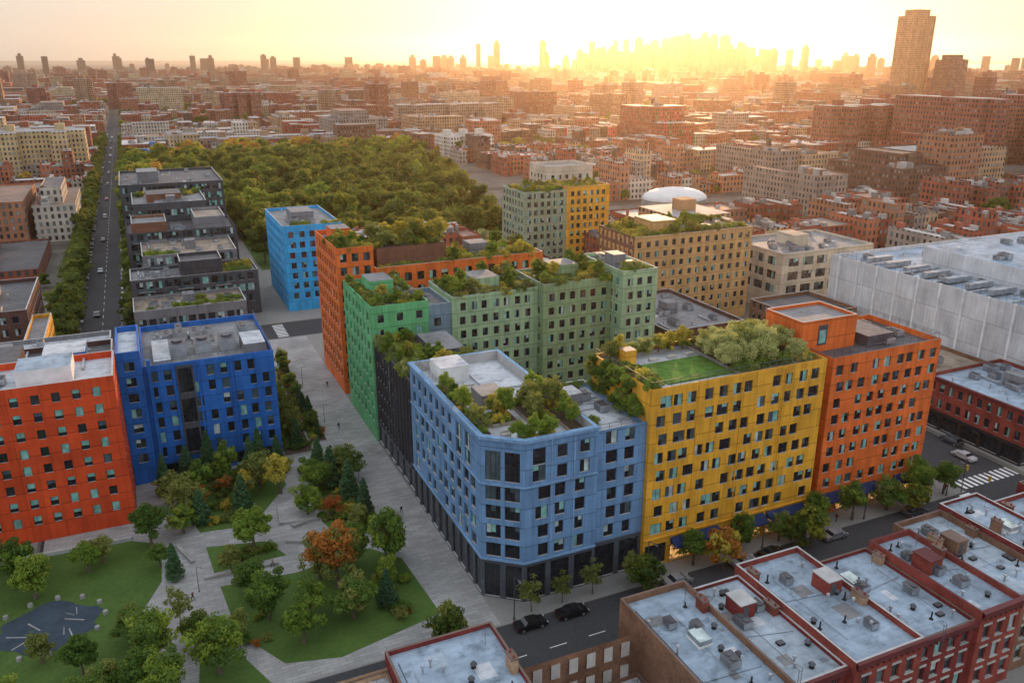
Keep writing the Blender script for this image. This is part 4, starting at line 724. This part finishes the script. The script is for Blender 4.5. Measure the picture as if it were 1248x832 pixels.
for (X0,X1) in xb:
    for (Y0,Y1) in yb:
        cx,cy=(X0+X1)/2,(Y0+Y1)/2
        if not vis(cx,cy,160): continue
        dist=math.hypot(cx-CX,cy-CY)
        lod=0 if dist<650 else (1 if dist<1500 else 2)
        if dist>5600: continue
        if lod<2 and not (X0==-45 and Y0<600): cb.q([(X0-1.5,Y0-1.5,.1),(X1+1.5,Y0-1.5,.1),(X1+1.5,Y1+1.5,.1),(X0-1.5,Y1+1.5,.1)],'city_plain',None,(.15,.14,.12))
        sty=r2.random()
        if sty<.58:
            base=r2.choice(WALL)
            for row in (0,1):
                x=X0
                hb=r2.choice((8,9.5,10.5,12.5,12.5,13.5,16))
                while x<X1-4:
                    w=(r2.uniform(5.6,8) if lod==0 else r2.uniform(8,14) if lod==1 else r2.uniform(16,32))
                    if r2.random()<.15: w*=2.4
                    w=min(w,X1-x); d=r2.uniform(12,25); h=hb+r2.uniform(-1.2,1.6)
                    t=r2.random()
                    if t<.11: h+=r2.uniform(3,11)
                    elif t<.17: h*=.5
                    if r2.random()<.07: x+=w; continue
                    y0,y1=(Y0,Y0+d) if row==0 else (Y1-d,Y1)
                    if not hit(x,x+w,y0,y1) and vis((x+x+w)/2,(y0+y1)/2):
                        wc=base if r2.random()<.4 else r2.choice(WALL); rc=r2.choice(ROOF); k=r2.uniform(.75,1.25); wc=tuple(c*k for c in wc)
                        cbox(x,x+w-.05,y0,y1,0,h,wc,rc,lod=lod)
                        if lod<2:
                            if r2.random()<.03: tank((x+w/2),(y0+y1)/2,h)
                            for _ in range(r2.randint(2,5) if lod==0 else 2):
                                sx=r2.uniform(.7,2.4);sy=r2.uniform(.8,3.2);bx=r2.uniform(x+.3,x+w-sx-.3);by=r2.uniform(y0+.5,y1-sy-.5)
                                cb.box(bx,bx+sx,by,by+sy,h-.75,h+r2.uniform(.5,1.9),'city_plain',None,r2.choice([(.35,.11,.07),(.40,.38,.35),(.2,.2,.2),(.5,.48,.45)]))
                    x+=w
            if dist<3000:
                for _ in range(int(13 if dist<900 else 9)):
                    trees_far.append((r2.uniform(X0,X1),(Y0+Y1)/2+r2.uniform(-6,6),r2.uniform(.5,1.)))
        elif sty<.88:
            x=X0
            while x<X1-12:
                w=min(r2.uniform(18,60),X1-x-2); d0=r2.uniform(0,6); h=r2.choice((6,7,9,13,16,19,22)) if r2.random()<.85 else r2.uniform(24,38)
                if not hit(x,x+w,Y0+d0,Y1-3) and vis(x+w/2,cy):
                    wc=r2.choice(WALL); rc=r2.choice(ROOF); t=r2.random()
                    if t<.4:
                        cbox(x,x+w,Y0+d0,Y0+24,0,h,wc,rc,lod=lod); cbox(x,x+w*.45,Y0+24.05,Y1-3,0,h-.8,wc,rc,lod=lod)
                    elif t<.7:
                        cbox(x,x+w,Y0+d0,Y1-3,0,h,wc,rc,lod=lod); cbox(x+w*.2,x+w*.7,Y0+d0+8,Y1-12,h-.7,h+r2.uniform(3,8),wc,r2.choice(ROOF),lod=lod)
                    else:
                        cbox(x,x+w*.5,Y0+d0,Y0+28,0,h,wc,rc,lod=lod); cbox(x+w*.5+.05,x+w,Y0+d0+2,Y0+30,0,h*r2.uniform(.5,.9),r2.choice(WALL),r2.choice(ROOF),lod=lod); cbox(x,x+w*.8,Y0+31,Y1-2,0,h*r2.uniform(.4,.9),r2.choice(WALL),r2.choice(ROOF),lod=lod)
                    if lod<2:
                        if r2.random()<.4: tank(r2.uniform(x+4,x+w*.5-2),Y0+d0+r2.uniform(5,14),h)
                        for _ in range(12 if lod==0 else 5):
                            sx=r2.uniform(1.5,5);sy=r2.uniform(1.5,5);bx=r2.uniform(x+1,x+w*.5-sx);by=r2.uniform(Y0+d0+1,Y0+18)
                            cb.box(bx,bx+sx,by,by+sy,h-.75,h+r2.uniform(.6,3),'city_plain',None,r2.choice([(.3,.17,.11),(.4,.39,.37),(.2,.2,.2),(.5,.48,.45)]))
                x+=w+r2.uniform(1,6)
        else:
            big=r2.random()<(.75 if dist>500 else .2)
            n=r2.randint(1,3)
            for j in range(n):
                x=X0+(j+.5)*(X1-X0)/n-12; h=r2.uniform(20,48) if big else r2.uniform(14,20)
                if hit(x-10,x+34,Y0,Y1) or not vis(x,cy): continue
                wc=r2.choice([(.28,.09,.06),(.30,.12,.07),(.36,.21,.13)]); cbox(x,x+26,cy-8,cy+8,0,h,wc,(.3,.3,.3),lod=1); cbox(x+8,x+18,cy-18,cy-8.05,0,h-.3,wc,(.3,.3,.3),lod=1)
                cb.box(x+9,x+16,cy-4,cy+4,h-.5,h+4,'city_plain',None,wc)
            if dist<3200:
                for _ in range(20): trees_far.append((r2.uniform(X0,X1),r2.uniform(Y0,Y1),r2.uniform(.6,1.15)))
def slabtower(x0,x1,y0,y1,h,wc,n=3):
    cbox(x0,x1,y0,y1,0,h,wc,(.3,.3,.3),lod=1)
    for k in range(n): xx=x0+(k+.5)*(x1-x0)/n; cb.box(xx-3,xx+3,(y0+y1)/2-3,(y0+y1)/2+3,h-.2,h+4,'city_plain',None,wc); cbox(xx-5,xx+5,y0-9,y0-.05,0,h-.2,wc,(.3,.3,.3),lod=1)
RB=(.30,.10,.065)
slabtower(66,112,985,1003,37,RB); slabtower(310,340,1235,1255,40,RB,1); slabtower(229,350,800,822,28,(.36,.24,.16)); slabtower(-20,150,640,656,14,(.36,.22,.15),5)
slabtower(437,520,388,408,42,RB); slabtower(480,500,300,372,50,RB,1); slabtower(512,640,256,276,54,RB,4); slabtower(560,680,330,350,50,RB,4); slabtower(520,600,420,440,44,RB)
slabtower(193,236,559,580,16,(.6,.57,.50)); slabtower(700,820,380,400,52,RB,3); slabtower(-125,-66,545,570,30,(.52,.38,.20),2); slabtower(-125,-66,640,660,26,RB,2)
slabtower(-40,-5,612,632,10,(.06,.22,.5),1); slabtower(128,150,140,165,24,(.45,.26,.13),1)
rr=random.Random(5)
for i in range(120):
    d=rr.uniform(1500,5200); a=math.radians(24.2+rr.uniform(-32,32)); x=CX+d*math.sin(a); y=CY+d*math.cos(a); w=rr.uniform(20,50); slabtower(x,x+w,y,y+16,rr.uniform(22,50),rr.choice([RB,RB,(.36,.21,.14)]),1)
co=cb.obj('distant_city_blocks',True)
tb=MB(); cb=tb; x,y=polar(24.5,1500); hw=24
cbox(x-hw,x+hw,y-14,y+14,0,137,(.46,.24,.12),(.3,.3,.3),lod=1); cbox(x-hw*.6,x+hw*.6,y-11,y+11,136.9,146,(.46,.24,.12),(.3,.3,.3),lod=1)
for k in range(6): tb.box(x-hw+k*9.3,x-hw+k*9.3+1.5,y-15,y-14.05,0,138,'city_plain',None,(.5,.28,.15))
tb.obj('brick_tower',True)
tb=MB(); cb=tb; x,y=polar(26.7,1500); cbox(x-20,x+20,y-13,y+13,0,74,(.3,.13,.08),(.3,.3,.3),lod=1); cbox(x-12,x+12,y-9,y+9,74,81,(.3,.13,.08),(.3,.3,.3),lod=1); tb.obj('brick_tower',True)
tb=MB(); cb=tb; rs=random.Random(12)
def sky_t(deg,w,h,d=4300):
    k=d/7200; h=75+(h-75)*k; w*=k; x,y=polar(deg,d+rs.uniform(-300,300)); cbox(x-w/2,x+w/2,y-12,y+12,0,h,(.12,.075,.055),(.15,.13,.12),lod=1)
    t=rs.random()
    if t<.45: cbox(x-w/4,x+w/4,y-8,y+8,h,h+rs.uniform(5,16),(.12,.075,.055),(.15,.13,.12),lod=1)
    if t>.85 or t<.12: tb.cyl(x,y,h,h+rs.uniform(12,26),1.2,.3,'city_plain',6,True,(.1,.08,.07))
for i in range(105):
    deg=rs.gauss(10.3,3.3); h=75+rs.random()*85+110*math.exp(-((deg-11.5)/2.6)**2)*rs.random(); sky_t(deg,rs.uniform(26,58),h)
for deg,w,h in ((12.3,90,245),(13.6,70,240),(10.3,50,230),(11.2,46,255),(7.4,40,235),(6.7,36,215),(-2.2,30,200),(-1.0,46,200),(2.,40,210),(14.6,60,195),(5.2,40,205),(8.2,50,220),(9.2,60,210),(12.9,60,250),(10.7,60,240),(11.7,50,235)): sky_t(deg,w,h)
for i in range(60): sky_t(rs.uniform(-30,33),rs.uniform(25,60),rs.uniform(60,108),rs.uniform(3600,5400))
tb.obj('downtown_skyline',True)
ft=bpy.data.objects.new('distant_street_trees',None); scn.collection.objects.link(ft)
for (x,y,s) in trees_far:
    if vis(x,y,20) and not hit(x,x,y,y): tree(R.choice(['far0','far1','far2','far0','far5','far4','far1']),x,y,0,s,'tree',parent=ft)
for X0,X1 in xb[:9]:
    for Y0,Y1 in yb[:14]:
        for k in range(10):
            x=X0+(k+R.random())*(X1-X0)/10; y=Y0-2.2
            if vis(x,y,10) and R.random()<.5 and not hit(x-2,x+2,y-1,y+1): tree(R.choice(['far0','far1','far2','far5']),x,y,0,R.uniform(.4,.65),'tree',parent=ft)
for i in range(50): tree(R.choice(['far0','far1','far2']),R.uniform(66,92),R.uniform(98,136) if False else R.uniform(124,136),0,R.uniform(.5,.8),'tree',parent=ft)
# ------------------------------------------------------------------ haze, sky, sun
m=bpy.data.materials.new('haze_air'); m.use_nodes=True; nt=m.node_tree; nt.nodes.clear(); o=nt.nodes.new('ShaderNodeOutputMaterial'); v=nt.nodes.new('ShaderNodeVolumeScatter')
v.inputs['Color'].default_value=(1,.76,.52,1); v.inputs['Density'].default_value=1/14500; v.inputs['Anisotropy'].default_value=.8; nt.links.new(v.outputs[0],o.inputs['Volume']); M['haze_air']=m
hb=MB(); hb.box(-9000,16000,-1500,16000,-3,400,'haze_air',bottom=True); hb.obj('atmospheric_haze')
EL=math.radians(6); AZ=math.radians(34.1)
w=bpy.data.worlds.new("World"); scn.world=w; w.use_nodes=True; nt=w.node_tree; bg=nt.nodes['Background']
sk=nt.nodes.new('ShaderNodeTexSky'); sk.sky_type='NISHITA'; sk.sun_disc=False; sk.sun_elevation=EL; sk.sun_rotation=AZ; sk.altitude=50; sk.air_density=1.; sk.dust_density=1.; sk.ozone_density=1.
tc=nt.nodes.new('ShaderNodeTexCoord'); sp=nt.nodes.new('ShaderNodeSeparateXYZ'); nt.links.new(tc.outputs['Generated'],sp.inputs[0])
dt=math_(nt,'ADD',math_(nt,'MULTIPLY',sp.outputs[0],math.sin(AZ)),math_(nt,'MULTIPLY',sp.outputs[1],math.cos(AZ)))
hor=mixc(nt,ramp(nt,dt,-.2,.9),(.66,.74,.86),(.64,.50,.38)); sky_fill=mixc(nt,ramp(nt,sp.outputs[2],0,.25),hor,(1.05,1.10,1.21))  # ambient gradient added over the sky model to brighten shaded facades
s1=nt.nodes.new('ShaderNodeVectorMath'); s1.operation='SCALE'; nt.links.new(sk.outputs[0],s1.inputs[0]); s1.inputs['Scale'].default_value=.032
s2=nt.nodes.new('ShaderNodeVectorMath'); s2.operation='ADD'; nt.links.new(s1.outputs[0],s2.inputs[0]); nt.links.new(sky_fill,s2.inputs[1])
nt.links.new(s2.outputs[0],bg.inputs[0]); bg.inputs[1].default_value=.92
sl=bpy.data.lights.new('sun','SUN'); sl.energy=5.; sl.angle=math.radians(.6); sl.color=(1,.54,.24); so=bpy.data.objects.new('sun',sl); scn.collection.objects.link(so)
dv=Vector((math.sin(AZ)*math.cos(EL),math.cos(AZ)*math.cos(EL),math.sin(EL))); so.rotation_euler=dv.to_track_quat('Z','Y').to_euler()
cam=bpy.data.cameras.new('camera'); cam.sensor_width=36; cam.lens=36*1010/1248; cam.clip_end=60000; cam.clip_start=.5
c=bpy.data.objects.new('camera',cam); scn.collection.objects.link(c); c.location=(CX,CY,75); c.rotation_euler=(math.radians(90)-math.atan(344/1010),0,math.radians(-24.2)); scn.camera=c
scn.view_settings.view_transform='Standard'; scn.view_settings.look='None'; scn.view_settings.exposure=0
